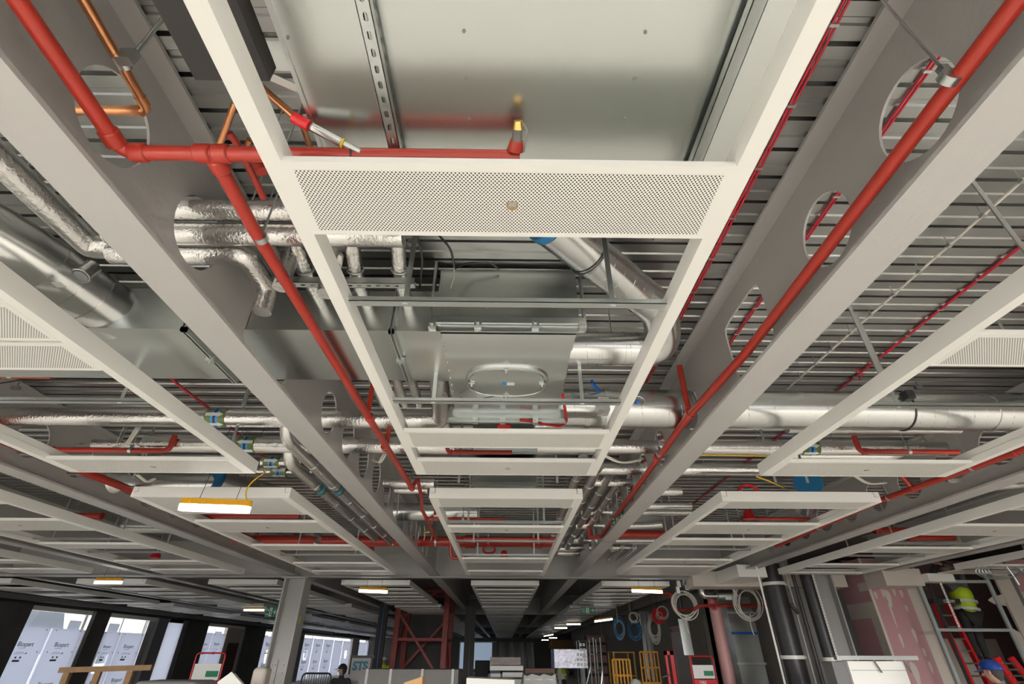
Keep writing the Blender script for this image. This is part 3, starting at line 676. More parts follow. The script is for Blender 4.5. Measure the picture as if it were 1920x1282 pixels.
for (u, v, w1) in ((690, 772, 'upper'), (725, 832, 'lower')):
    p = Pz(u, v); red([p, p+Vector((.0, .0, .30))], .019, 'short red riser from the left sprinkler branch, %s one' % w1, fil=0)
c1 = [Pz(772, 914), Pz(782, 900, 3.2), Pz(790, 935), Pz(793, 955), Pz(800, 975), Pz(812, 1010)]
red([b3, b3+Vector((.05, .02, .1)), Pz(790, 930, 3.15), Pz(791, 955, 3.12), Pz(800, 972), Pz(820, 1012)], .022, 'red sprinkler pipe with offsets continuing left of the second middle raft', joints=[(Pz(800, 972), (0, 1, 0)), (Pz(812, 1002), (0, 1, 0))], fil=.03)
q = Pz(803, 972); red([q, (q.x+1.02, q.y, ZR)], .02, 'red sprinkler arm crossing over the second middle raft', joints=[(q+Vector((.03, 0, 0)), X)], clips=[(q+Vector((.46, 0, 0)), X)])
q = Pz(800, 968); red([q+Vector((.12, -.1, 0)), q+Vector((.12, -.1, .3)), ], .018, 'thin red riser beside the second middle raft', fil=0)
red([(-5.0, 9.1, 3.25), (.9, 9.1, 3.25)], .085, 'thick red sprinkler main crossing above the second middle raft', joints=[((-.62, 9.1, 3.25), X), ((.55, 9.1, 3.25), X)], clips=[((-.3, 9.1, 3.25), X), ((-1.22, 9.1, 3.25), X)])
red([(-.95, 9.0, 3.2), (-.93, 9.05, 2.98), (-.6, 9.05, 2.97)], .03, 'small red offset pipe hanging below the thick red main')
# red arms
def arm(u0, u1, v, z, r, label, up=None, clip=None, joint=True):
    p, q = at(u0, v, z=z), at(u1, v, z=z); q.y = p.y
    pts = [p, q]
    if up == 'r': pts.append(q+Vector((0, 0, .15)))
    if up == 'l': pts.insert(0, p+Vector((0, 0, .15)))
    cl = []
    if clip: c_ = at(clip, v, z=z); cl = [(Vector((c_.x, p.y, z)), X)]
    return red(pts, r, label, clips=cl, fil=.05, joints=[(p+(q-p)*.05, X)] if joint else [])
arm(85, 314, 843, 3.2, .0245, 'red sprinkler arm at left that turns up at its right end', 'r', 243)
arm(1612, 1800, 846, 3.2, .024, 'red sprinkler arm at right that turns up at its left end', 'l', 1705)
arm(838, 960, 847, 3.18, .02, 'red sprinkler arm framed between the lower panels of the central raft', 'l')
arm(-10, 95, 704, 3.3, .02, 'red sprinkler arm at the left edge under the rectangular duct', None, 20)
arm(870, 1040, 1009+.5, 3.15, .02, 'thin red sprinkler pipe above the second middle raft, toward its far end')
arm(480, 570, 1007, 3.3, .025, 'red pipe above the left raft behind the yellow light', 'l')
arm(340, 560, 966, 3.3, .04, 'dark red pipe over the near part of the left raft')
arm(100, 190, 967, 3.3, .05, 'red pipe beyond the beam over the column, left')
arm(330, 470, 1054, 3.3, .05, 'red pipe beyond the beam over the column, just before the cross beam')
arm(520, 700, 1028, 3.3, .04, 'red pipe above the far part of the left raft')
arm(1150, 1250, 1001, 3.25, .06, 'thick red main right of the right beam')
arm(1390, 1520, 972, 3.3, .025, 'red pipe above the right raft behind the red alarm')
arm(1700, 1850, 1007, 3.25, .05, 'red pipe above the rightmost raft')
arm(1640, 1740, 994, 3.3, .05, 'red pipe beyond the right hand beam')
arm(750, 800, 1067, 3.2, .012, 'thin orange red pipe across the plate by the left beam', joint=False)
# right red main
r2 = .0275
A_, B_, C_, D_ = Pz(1940, -40), Pz(1400, 660), Pz(1293, 778), Pz(1128, 1004)
dr = D_-A_
red([A_+(A_-B_)*.5, A_, B_, C_, D_], r2, 'red sprinkler main running along the inside of the right beam', joints=[(C_, dr), (Pz(1232, 858), dr)], clips=[(Pz(1781, 145), dr), (Pz(1237, 850), dr)], fil=0)
red([C_, C_+Vector((0, 0, .42))], .022, 'red riser off the right sprinkler main up to a sprinkler head', fil=0, joints=[(C_+Vector((0, 0, .03)), (0, 0, 1))])
red([D_, D_+Vector((-.15, .2, 0)), D_+Vector((-.15, .2, .3))], .03, 'red elbow at the far end of the right sprinkler main')
red([Pz(1190, 955), Pz(1190, 955)+Vector((0, 0, .3))], .02, 'thin red riser right of the foil pipe bundle', fil=0)
# far right red main on beam
F_ = lambda u, v: at(u, v, x=4.5)
p0, p1, p2, p3 = F_(2000, 812), F_(1712, 916), F_(1640, 942), F_(1455, 1023)
red([p0+(p0-p1)*2, p0, p1, p2, p3], .032, 'red sprinkler main fixed along the right hand beam', joints=[(p1, p0-p1), (F_(1900, 848), p0-p1), (F_(1570, 973), p0-p1), (F_(1462, 1020), p0-p1)], clips=[(F_(1823, 876), p0-p1), (F_(1666, 932), p0-p1), (F_(1535, 989), p0-p1)], fil=0)
red([p1, p1+Vector((-.12, 0, .25))], .028, 'red branch rising from the tee on the right hand beam', fil=0)
G_ = lambda u, v: at(u, v, x=-4.36)
a, c = G_(0, 822), G_(250, 920)
red([a+(a-c), a, c, G_(420, 985), G_(545, 1045)], .04, 'red sprinkler main glimpsed along the beam over the column', fil=0)
# ------------------------------------------------------------------ copper
def copper(pts, r, label, fil=.03, extra=()):
    pts = [Vector(p) for p in pts]; t = thing('copper_pipe', label, 'copper pipe', pts[0])
    MB().tube(pts, r, 16, fil=fil).build('pipe', COPPER, t)
    for q, d in extra: q = Vector(q); d = Vector(d).normalized(); MB().tube([q-d*.016, q+d*.016], r*1.16, 16).build('coupling', COPPER, t)
    return t
ZC = 3.3; Q = lambda u, v, z=ZC: at(u, v, z=z)
c0, c1_ = Q(150, -12), Q(278, 208); c2 = Q(140, 210); c2.y = c1_.y
copper([c0+(c0-c1_)*.6, c1_, c2+Vector((-.3, 0, 0))], .0175, 'copper pipe with an elbow in front of the first hole of the left beam', fil=.03, extra=[(c1_+(c0-c1_).normalized()*.04, c0-c1_), (c1_+Vector((-.04, 0, 0)), X)])
p = Q(230, 115); t = thing('pipe_clamp', 'shiny steel clamp with drop rod holding the copper pipe', 'clamp', p)
d = (c1_-c0).normalized(); MB().tube([p-d*.02, p+d*.02], .024, 16).box(p.x-.0, p.y-.03, p.z-.03, p.x+.05, p.y-.0, p.z+.03).build('clamp_body', GALV, t)
MB().tube([p+Vector((.02, 0, .01)), (p.x+.02, p.y, ZD)], .008, 10).build('drop_rod', GALV, t)
copper([at(440, 195, z=3.45), at(405, 290, z=3.35)], .013, 'thin copper pipe dropping behind the red main at upper left', fil=0)
copper([at(468, 262, z=3.4), at(462, 275, z=3.4), at(480, 292, z=3.4)], .012, 'copper bend just right of the thin dropping copper pipe')
copper([at(480, 155, z=3.3), at(556, 222, z=3.2)], .014, 'copper pipe leading into the red taped valve', fil=0)
copper([at(560, 215, z=3.66), at(568, 236, z=3.5), at(586, 290, z=3.35)], .013, 'copper pipe passing behind the red taped valve', fil=0)
a, c = at(550, 220, z=3.18), at(670, 283, z=3.10); d = c-a
t = thing('flexible_valve', 'chrome flexible connector with red tape above the central raft', 'valve', a)
MB().tube([a, a+d*.25], .020, 18).build('red_tape', REDP, t)
MB().tube([a+d*.25, a+d*.29, a+d*.3, a+d*.75, a+d*.76], [.012, .019, .016, .016, .019], 18).build('braided_hose', SPIR, t)
MB().tube([a+d*.76, a+d*.79], .018, 12).build('yellow_ring', YELC, t)
MB().tube([a+d*.79, a+d*1.05], .013, 12).build('nipple', GALV, t)
t = thing('sprinkler_drop', 'sprinkler flexible drop fitting rising above the panel at centre', 'fitting', (end.x, YH, ZR))
s0 = Vector((end.x, YH, ZR+.03))
s1_, s2_, s3_, s4_ = at(966, 282, z=3.105), at(969, 263, z=3.115), at(971, 243, z=3.125), at(971, 226, z=3.135)
MB().tube([s1_, s2_], [.03, .023], 18).build('red_socket', RED, t)
MB().tube([s2_, s3_, s3_+(s4_-s3_)*.1], [.019, .018, .021], 14).build('nipple', GALVS, t)
MB().tube([s3_+(s4_-s3_)*.1, s4_], [.021, .015], 12).build('cap', BRASS, t)
m = MB(); m.tube([s4_+Vector((.012, 0, 0)), s3_+Vector((.032, 0, 0)), s1_+Vector((.03, 0, -.01))], .003, 6); m.build('safety_wire', GALV, t)
t = thing('cable_tie', 'black cable tie around the red main above the central raft', 'tie', (at(660, 285, z=ZR)))
q = at(660, 285, z=ZR); MB().torus((q.x, YH, ZR), r0+.002, .003, X, n=20, k=6).build('tie', BLACKP, t)
# bits behind the T
q = at(430, 250, z=3.4)
red([q, at(445, 270, z=3.4), at(495, 372, z=3.35)], .015, 'thin red pipe with a hook seen behind the upper left red main', fil=.03)
red([at(480, 300, z=3.25), at(492, 322, z=3.2)], .024, 'red capped tee stub half hidden by the raft rail', fil=0)
# ------------------------------------------------------------------ cables
def cable(pts, r, m, label, cat='cable', name='cable', fil=.0, n=8):
    o = MB().tube(pts, r, n, fil=fil).build(name, m); o.data.transform(Matrix.Translation(-Vector(pts[0]))); o.location = Vector(pts[0]); return tag(o, label, cat)
zc = ZD-.012
def twin(x, y0, y1, label, m=REDC, dx=.018, sag=.0):
    t = thing('alarm_cable', label, 'cable', (x, y0, zc))
    for s in (-dx/2, dx/2):
        k = 24; P = [(x+s+random.uniform(-.002, .002), y0+(y1-y0)*i/k, zc-.002*math.sin(i*2)) for i in range(k+1)]
        MB().tube(P, .0055, 8).build('strand', m, t)
    yy = y0+.1
    while yy < min(y1, 4.5): MB().box(x-.018, yy-.006, zc-.007, x+.018, yy+.006, zc+.008).build('cable_clip', GALV, t); yy += .33
    return t
twin(1.25, -1.5, 3.9, 'twin red alarm cable clipped to the deck just right of the central raft')
twin(1.74, -1.0, 9, 'twin red alarm cable seen through the holes of the right beam')
twin(3.05, -1.0, 9, 'red alarm cable clipped along the deck over the right raft', dx=.012)
P = [at(315, 703, z=3.6), at(335, 722, z=3.6), at(392, 765, z=3.6), at(450, 815, z=3.6), at(520, 880, z=3.6)]
cable(P, .012, REDC, 'red alarm cable dropping under the deck beyond the rectangular duct', fil=.05)
P = [at(1590+u, 705+v, z=3.6) for u, v in ((0, 0), (25, -15), (20, -2), (35, 8))]
cable([at(1605, 692, z=3.58), at(1618, 700, z=3.58), at(1612, 712, z=3.58)], .006, REDC, 'small red cable tail looped off the right alarm cable', fil=.02)
w0, w1_ = at(1960, 300, z=3.59), at(1475, 730, z=3.59)
t = thing('white_cable', 'white cable on stand-off clips across the right hand deck', 'cable', w0)
MB().tube([w0, w1_], .008, 8).build('strand', WCAB, t)
for i in range(10):
    q = w0+(w1_-w0)*(.05+i*.095); MB().box(q.x-.012, q.y-.012, 3.58, q.x+.012, q.y+.012, 3.60).tube([(q.x, q.y, 3.59), (q.x, q.y, ZD)], .003, 6).build('standoff_clip', GALV, t)
P = [at(-10, 720, z=3.55), at(40, 712, z=3.6), at(120, 712, z=3.62), at(320, 714, z=3.62), at(470, 716, z=3.62)]
cable(P, .006, BLACKP, 'thin black cable clipped under the deck past the rectangular duct')
for (u, v, u2, v2, w1) in ((822, 440, 852, 500, 'left of the plenum'), (782, 440, 787, 540, 'beside the sloping foil pipes')):
    cable([at(u, v, z=3.6), at((u+u2)/2+8, (v+v2)/2-5, z=3.5), at(u2, v2, z=3.5)], .007, BLACKP, 'black cable hanging '+w1, fil=.05)
cable([at(853, 503, z=3.5), at(880, 492, z=3.6), at(920, 492, z=3.62), at(935, 505, z=3.6)], .006, BLACKP, 'black cable loop over the top edge of the plenum', fil=.04)
cable([at(851, 498, y=2.25), at(852, 515, y=2.25), at(845, 540, y=2.25)], .004, WCAB, 'white cable tie tail hanging in front of the plenum', fil=.02)
cable([at(1055, 740, z=3.15), at(1063, 790, z=3.12), at(1050, 800, z=3.1), at(1000, 790, z=3.1), at(975, 787, z=3.1)], .011, REDP, 'bright red cable looped below the plenum', fil=.05)
cable([at(862, 745, z=3.12), at(885, 800-50, z=3.08), at(930, 742, z=3.12)], .003, BLACKP, 'thin drooping wire under the access door', fil=.06)
for i, (u, v) in enumerate(((945, 792), (1405, 966), (291, 1040), (945, 1038))):
    z_ = (3.12, 3.15, 3.1, 3.1)[i]; s_ = (.055, .075, .09, .07)[i]
    p = at(u, v+4, z=z_)
    t = thing('alarm_sounder', 'red alarm sounder ' + ('below the plenum at centre', 'above the right raft', 'over the far left raft', 'above the second middle raft')[i], 'alarm', p)
    MB().tube([p+Vector((0, 0, -.02)), p+Vector((0, 0, .03)), p+Vector((0, 0, .09))], [s_, s_*.95, s_*.6], 20).build('body', REDP, t)
    MB().tube([p+Vector((0, 0, .09)), p+Vector((0, 0, .5))], .006, 8).build('drop_rod', GALV, t)
p = at(1405, 925, z=3.3); t = thing('cable_coil', 'red cable reel arch above the right raft', 'coil', p); MB().torus(p+Vector((0, 0, -.03)), .14, .017, (0, 1, 0), n=36).torus(p+Vector((0, .03, -.03)), .135, .012, (0, 1, .1), n=36).build('loops', REDP, t)
p = at(917, 1030, z=3.1); t = thing('cable_coil', 'red cable coil hanging above the second middle raft', 'coil', p); MB().torus(p, .11, .015, (.3, 1, .4), n=30, sy=.6).torus(p+Vector((0, .02, .01)), .1, .012, (.2, 1, .2), n=30, sy=.6).build('loops', REDP, t)
cable([at(1250, 850, z=3.15), at(1330, 853, z=3.12), at(1450, 855, z=3.15)], .006, YELC, 'yellow cable slung under the right foil pipe', fil=.05)
cable([at(1418, 893, z=3.1), at(1445, 903, z=3.1), at(1470, 915, z=3.1)], .008, YELC, 'yellow cable tail at the corner of the nearest right raft', fil=.05)
for i, (u, v, u2, v2, w1) in enumerate(((1130, 852, 1200, 862, 'beside the central raft'), (1600, 890, 1660, 905, 'behind the nearest right raft'), (560, 880, 590, 897, 'under the left foil elbow'), (258, 890, 290, 897, 'behind the nearest left raft'), (700, 862, 722, 850, 'left of the end of the central raft'), (215, 838, 258, 802, 'bundle dropping onto the left red arm'))):
    a, c = at(u, v, z=3.25), at(u2, v2, z=3.25); mid = (a+c)/2+Vector((0, .05, -.05))
    t = thing('white_conduit', 'pale flexible conduit '+w1, 'conduit', a)
    m = MB()
    for s in (-.012, .012): m.tube([a+Vector((s, 0, 0)), mid+Vector((s, 0, 0)), c+Vector((s, 0, 0))], .010, 8, fil=.15)
    m.tube([a, (a.x, a.y, ZD)], .003, 5); m.build('tubes', WCAB, t)
# vertical rods / straps
for i, (u, v, za_, w1) in enumerate(((1650, 700, 3.0, 'right raft, middle'), (1930, 480, 3.0, 'right raft, near edge'), (250, 895, 3.0, 'left raft'), (430, 845, 3.0, 'left raft, behind the label'), (1455, 905, 3.0, 'right raft, far corner'), (1515, 905, 3.0, 'right raft, beside the capped duct'), (860, 905, 3.0, 'central raft, left'), (1045, 905, 3.0, 'central raft, right'), (455, 760, 3.3, 'left foil pipe'))):
    p = at(u, v, z=za_); t = thing('hanger_strap', 'thin steel hanger strap above the '+w1, 'hanger', p)
    MB().box(p.x-.012, p.y-.003, za_, p.x+.012, p.y+.003, ZD).build('strap', GALV, t)
    MB().tube([(p.x, p.y-.008, za_+.03), (p.x, p.y, za_+.03)], .008, 8).build('bolt', GALV, t)
# ------------------------------------------------------------------ work lights, signs
def work_light(p, w, label, tilt=0., chain=True, detail=True):
    p = Vector(p); h = w*.07
    t = thing('work_light', label, 'light', p)
    def cap(y, z0, z1, wd, k=12):
        pass
    d = Vector((1, 0, tilt)).normalized(); hw = w/2-h
    def loop(s, z, r=1): return None
    m = MB(); n_ = 10
    def slab(z0, z1, sc0, sc1, depth=.055):
        outl = []
        for sgn, a0 in ((1, -PI/2), (-1, PI/2)):
            for i in range(n_+1):
                th = a0+PI*i/n_; outl.append((sgn*hw+math.cos(th)*depth, math.sin(th)*depth))
        vs = []
        for z, sc in ((z0, sc0), (z1, sc1)):
            for x, y in outl:
                q = p+d*(x*(1 if abs(x) < 1e9 else 1))+Vector((0, y*sc, z)); vs.append(q)
        k = len(outl); fs = [(i, (i+1) % k, k+(i+1) % k, k+i) for i in range(k)]+[tuple(range(k-1, -1, -1)), tuple(range(k, 2*k))]
        return vs, fs
    b_ = MB(); b_.add(*slab(0, .054, 1., .8)); b_.build('housing', YEL, t)
    g_ = MB(); g_.add(*slab(-.052, 0, .72, .97)); df = g_.build('diffuser', TUBE_ON, t)
    if detail:
        c_ = MB()
        for k in (-.8, -.3, .3, .8):
            q = p+d*(hw*k); c_.box(q.x-.012, q.y-.06, q.z+.0, q.x+.012, q.y-.045, q.z+.035)
        c_.build('clips', YEL, t)
    for s in (-.62, .62):
        q = p+d*(hw*s)+Vector((0, 0, .045)); MB().tube([q, q+Vector((.01, .0, .1)), q+Vector((.05, .05, ZD-q.z+.0))], .003, 6).build('suspension_wire', BLACKP, t)
    return t
p = at(405, 950, z=2.78); d1 = (at(468, 948, z=2.78)-at(340, 944, z=2.78)).length
p = at(404, 948, y=4.75); w = (at(469, 948, y=4.75)-at(340, 944, y=4.75)).length
work_light(p, w, 'large lit yellow work light hanging below the left raft', -.03)
cable([p+Vector((w*.45, 0, .03)), p+Vector((w*.36, .0, .14)), p+Vector((w*.42, .02, .25)), p+Vector((w*.55, .05, .34)), at(490, 880, z=3.2)], .0065, YELC, 'yellow cable rising from the large work light', fil=.08)
for (u0, u1, v, y_, tl, w1) in ((674, 726, 1106, 12.05, -.03, 'lit yellow work light under the raft behind the cross beam, left of centre'), (1185, 1241, 1106, 12.0, -.03, 'lit yellow work light under the raft behind the cross beam, right of centre'),
                            (1115, 1148, 1161, 19, .12, 'tilted lit work light near the exit sign'), (458, 495, 1142, 19, .0, 'lit work light left of the grey column'), (180, 228, 1089, 11.2, .0, 'lit work light at far left under the window side rafts'),
                            (1063, 1088, 1169, 27, 0, 'small lit work light in the distance right of centre'), (1040, 1063, 1176, 31, 0, 'second small lit work light in the distance'), (1020, 1037, 1190, 37, .15, 'third small lit work light in the distance'), (1030, 1044, 1195, 42, 0, 'fourth small lit work light in the distance'), (1016, 1028, 1199, 47, 0, 'farthest lit work light near the end wall'),
                            (815, 825, 1160, 27, 0, 'lit work light seen behind the red mast')):
    a, c = at(u0, v, y=y_), at(u1, v, y=y_); work_light((a+c)/2, (c-a).length, w1, tl, chain=y_ < 13, detail=y_ < 13)
def exit_sign(c, w, h, facing, label, arrow=True):
    c = Vector(c); t = thing('exit_sign', label, 'sign', c); f = Vector(facing).normalized(); r = Vector((0, 0, 1)).cross(f).normalized() if True else None
    r = Vector((0, 0, 1)).cross(f).normalized()
    m = MB(); m.bar(c-r*w/2, c+r*w/2, .01, h); m.build('panel', GREEN, t)
    for s in (-.4, .4): MB().tube([c+r*w*s+Vector((0, 0, h/2)), c+r*w*s+Vector((0, 0, ZD-c.z))], .003, 6).build('suspension_wire', GREYD, t)
    k = MB(); q = c+f*.008; U = Vector((0, 0, 1))
    def R_(a0, b0, a1, b1): k.add([q+r*a0*w+U*b0*h, q+r*a1*w+U*b0*h, q+r*a1*w+U*b1*h, q+r*a0*w+U*b1*h], [(0, 1, 2, 3)])
    # running figure, door and arrow
    R_(-.12, -.4, .1, .4)
    R_(.22, -.06, .42, .06); k.add([q+r*.34*w+U*.3*h, q+r*.47*w, q+r*.34*w-U*.3*h], [(0, 1, 2)])
    k.build('white_symbols', PAPER, t)
    k2 = MB(); q = c+f*.0095
    for a0, b0, a1, b1, th in ((-.03, .1, .03, -.05, .09), (.03, -.05, -.05, -.3, .06), (.0, -.05, .06, -.3, .06), (-.07, .08, .07, .03, .05)):
        A = q+r*a0*w+U*b0*h; B = q+r*a1*w+U*b1*h; k2.bar(A, B, .004, th*h, up=f.cross((B-A)))
    k2.ell(q+r*-.01*w+U*.25*h, (.01*w+.012, .003, .05*h+.004)); k2.build('running_man', GREEN, t)
    text('Fire\nexit', 'lettering', PAPER, t, q-r*.45*w+U*.06*h, r, U, h*.36)
    return t
p = at(1102, 1144, y=16.5); exit_sign(p, .42, .17, (0, -1, 0), 'green fire exit sign with arrow hanging at right of centre')
p = at(508, 1147, y=15.5); exit_sign(p, .30, .26, (0, -1, 0), 'small green exit sign just left of the grey column')
p = at(1159, 973, z=3.05); exit_sign((p.x, p.y, 3.06), .36, .13, (-1, -.2, 0), 'green exit sign stuck on the inside of the right beam')
t = thing('strap_band', 'thin band wrapped round the right beam flange, near side', 'band', (1.5, 7.6, 2.97)); MB().box(1.395, 7.5, 2.965, 1.605, 7.51, 2.974).build('band', GREYD, t)
t = thing('strap_band', 'thin band wrapped round the right beam flange, far side', 'band', (1.5, 8.6, 2.97)); MB().box(1.395, 8.6, 2.965, 1.605, 8.61, 2.974).build('band', GREYD, t)
q = at(801, 1000, z=3.12); t = thing('brass_valve', 'brass valve hanging by the left red pipe', 'valve', q); MB().tube([q, (q.x, q.y, ZD)], .006, 8).tube([q, q+Vector((0, 0, .06))], .016, 10).tube([q+Vector((-.04, 0, .02)), q+Vector((.03, 0, .02))], .014, 10).ell(q+Vector((-.04, 0, .02)), (.02, .02, .02)).build('body', BRASS, t)
q = at(737, 1021, z=3.12); t = thing('brass_valve', 'small brass valve at the end of the inner left foil pipe', 'valve', q); MB().tube([q, (q.x, q.y, ZD)], .006, 8).tube([q, q+Vector((0, 0, .06))], .014, 10).ell(q, (.02, .02, .02)).build('body', BRASS, t)
for i, u in enumerate((770, 783, 795, 808)):
    p = at(u, 985, z=3.45); p2 = at(u-3, 1020, z=3.2)
    cable([p, (p+p2)/2+Vector((.04, 0, 0)), p2], .009, WCAB, 'pale hanging cable loop left of the second middle raft, %s from the left' % ORD[i], fil=.2)
# ------------------------------------------------------------------ left facade
XF = -14.
KF = 14/10.5
ZK = lambda z: CZ+(z-CZ)*KF if z > .3 else z
fac = MB()
fac.box(XF-.25, 12, 2.76, XF+.05, 60, ZD)
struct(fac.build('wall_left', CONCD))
struct(MB().box(XF-.05, 12.6, 2.64, XF+.10, 60, 2.76).build('trim_1', WHITE))
tr = thing('cable_tray', 'dark services tray running along the top of the windows', 'tray', (XF+.5, 8, 2.6)); MB().box(XF+.35, 9, 2.85, XF+.75, 44, 2.9).box(XF+.75, 9, 2.8, XF+.77, 44, 2.93).build('tray', GREYD, tr)
def post(y0, y1, m, label, d=.22, z1=2.76, name='facade_post', cat='post'):
    y0 *= KF; y1 *= KF
    t = thing(name, label, cat, (XF, y0, 0)); MB().box(XF-.1, y0, 0, XF+d, y1, z1).build('post_body', m, t); return t
def wy(u, v=1200): return at(u, v, x=XF).y
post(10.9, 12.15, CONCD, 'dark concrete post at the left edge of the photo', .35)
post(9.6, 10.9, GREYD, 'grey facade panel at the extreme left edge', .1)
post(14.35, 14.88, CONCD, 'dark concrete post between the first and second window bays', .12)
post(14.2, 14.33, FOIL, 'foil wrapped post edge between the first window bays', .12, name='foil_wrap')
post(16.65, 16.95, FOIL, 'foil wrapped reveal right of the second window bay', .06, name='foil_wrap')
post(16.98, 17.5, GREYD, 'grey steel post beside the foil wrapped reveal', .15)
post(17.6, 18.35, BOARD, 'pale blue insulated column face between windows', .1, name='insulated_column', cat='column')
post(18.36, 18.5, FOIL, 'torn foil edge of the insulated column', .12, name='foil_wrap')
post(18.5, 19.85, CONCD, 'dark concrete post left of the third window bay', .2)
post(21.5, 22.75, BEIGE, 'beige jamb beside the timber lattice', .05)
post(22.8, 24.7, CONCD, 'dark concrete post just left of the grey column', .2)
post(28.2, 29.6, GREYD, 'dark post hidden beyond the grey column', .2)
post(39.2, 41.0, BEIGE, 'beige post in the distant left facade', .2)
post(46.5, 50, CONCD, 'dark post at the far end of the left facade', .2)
# windows and boards
nwin = 0
def window(y0, y1, z0=0, z1=2.69, mull=()):
    global nwin; nwin += 1; y0 *= KF; y1 = min(y1*KF, 58.9); mull = [q*KF for q in mull if q*KF < 58]
    f = bpy.data.objects.new('window_%d' % nwin, None); COL.objects.link(f); f.location = (XF-.05, y0, z0); struct(f)
    m = MB()
    for a, c in ((y0, y0+.05), (y1-.05, y1))+tuple((q-.025, q+.025) for q in mull): m.box(XF-.08, a, z0, XF-.02, c, z1)
    m.box(XF-.08, y0, z1-.05, XF-.02, y1, z1).box(XF-.08, y0, z0, XF-.02, y1, z0+.05)
    m.build('frame', WHITE, f); MB().box(XF-.055, y0+.05, z0+.05, XF-.05, y1-.05, z1-.05).build('pane', GLASS, f)
for a, c, mu in ((12.17, 14.19, ()), (14.9, 16.62, (15.6,)), (19.9, 21.45, ()), (24.75, 28.15, (26.5,)), (29.65, 39.15, (31.4, 33.2, 35.2, 37.2)), (41.05, 46.4, (43.5,))): window(a, c, mull=mu)
def foam(y0, y1, zt, label, hole=None, txt=True, x=XF+.02):
    y0 *= KF; y1 *= KF; zt = ZK(zt)
    if hole: hole = (hole[0]*KF, ZK(hole[1]), hole[2]*KF, hole[3]*KF, hole[4])
    t = thing('insulation_board', label, 'insulation board', (x, y0, 0))
    if hole: MB().plate(lambda a, c, k: (x+k, a, c), y0, y1, .02, zt, .06, [hole], n=8).build('board', BOARD, t)
    else: MB().box(x, y0, .02, x+.06, y1, zt).build('board', BOARD, t)
    if txt:
        w = y1-y0; f = x+.0615
        for zz in ((zt-.48), (zt-1.5)):
            text('Bluxpert', 'brand_text', INK, t, Vector((f, y0+w*.25, zz)), (0, 1, 0), (0, 0, 1), w*.13, .0015)
            m = MB()
            for dz, a, c in ((-.05, .3, .5), (-.15, .3, .52), (-.185, .25, .58), (-.3, .33, .38), (-.3, .46, .51), (-.38, .3, .5)): m.box(f, y0+w*a, zz+dz, f+.001, y0+w*c, zz+dz+(.008 if dz > -.3 else .05))
            m.box(f, y0+w*.58, zz-.19, f+.001, y0+w*.62, zz-.155)
            m.build('small_print', INK, t)
    for a in (.12, .9):
        for zz in (zt-.05, zt-.62): MB().tube([(x+.06, y0+(y1-y0)*a, zz), (x+.068, y0+(y1-y0)*a, zz)], .016, 8).build('fixing', DARKF, t)
foam(12.2, 13.12, 2.06, 'white insulation board, leftmost in the first window bay'); foam(13.2, 14.17, 2.06, 'white insulation board, right one in the first window bay')
foam(14.92, 15.58, 2.05, 'white insulation board with a cut opening in the second bay', hole=(15.2, 1.35, .22, .22, 12)); foam(15.64, 16.6, 2.05, 'white insulation board, right one in the second window bay')
foam(19.92, 20.45, 2.18, 'narrow insulation board behind the red fire point'); foam(20.5, 21.42, 2.18, 'white insulation board left of the timber lattice')
foam(24.8, 26.4, 2.2, 'white insulation board directly left of the grey column', hole=(25.7, 1.45, .35, .25, 12)); foam(26.6, 28.1, 2.2, 'white insulation board hidden partly by the grey column', txt=False)
for i, (a, c) in enumerate(((29.7, 31.3), (31.5, 33.1), (33.3, 35.1), (35.3, 37.1), (37.3, 39.1), (41.1, 43.4), (43.6, 46.3))):
    foam(a, c, 2.25, 'white insulation board right of the grey column, %s along' % ORD[i], txt=i < 3, hole=((a+c)/2, 1.5, .35, .22, 12) if i in (0, 4) else None)
lat = thing('timber_lattice', 'dark brown perforated timber panel in the window reveal', 'panel', (XF+.1, 28.8, 0))
MB().plate(lambda a, c, k: (XF+.1+k, a, c), 29, 30.1, .1, 2.0, .04, [], n=8).build('backing', mat('dark_timber', (.09, .035, .02), .7), lat)
each(lambda m, i, j: m.ell((XF+.15, 29.12+i*.17, .25+j*.125), (.012, .036, .03), 8, 5), [(i, j) for i in range(6) for j in range(14)], 'bottle_end', GREYF, lat)
# outside
t = thing('neighbour_building', 'pale house front with white windows across the street', 'building', (-27, 10, -12))
MB().box(-28, 14, -12, -27, 90, 4.6).build('facade', LWALL, t)
MB().box(-29, 14, 4.6, -26.8, 90, 5).build('cornice', WHITE, t)
for i in range(19):
    y = 17+i*3.6; w_ = MB().box(-27.02, y, .8, -26.95, y+1.5, 3.4).build('window_frame', WHITE, t); MB().box(-26.95, y+.12, .95, -26.93, y+1.38, 3.25).build('pane', SLATE, w_)
t = thing('dormer_roof', 'dark slate dormer outside the second window bay', 'roof', (-20, 24, 2)); MB().add([(-21.9, 24, 1.5), (-21.9, 27, 1.5), (-21.9, 25.5, 4.5), (-20.5, 24, 1.5), (-20.5, 27, 1.5), (-20.5, 25.5, 4.5)], [(0, 1, 2), (3, 5, 4), (0, 2, 5, 3), (1, 4, 5, 2), (0, 3, 4, 1)]).build('roof', SLATE, t)
# far end wall
struct(MB().box(-14.3, 59, 0, 14, 59.2, ZD).build('wall_far', CONC))
t = thing('end_window', 'bright window at the far left end of the floor', 'window', (-3, 58.9, 0)); MB().box(-4.6, 58.9, .2, -.9, 58.95, 2.6).build('frame', WHITE, t); MB().box(-4.5, 58.86, .3, -1, 58.9, 2.5).build('pane', mat('bright_pane', (.5, .65, .8), .3, emis=(.55, .7, .9), estr=.5), t)
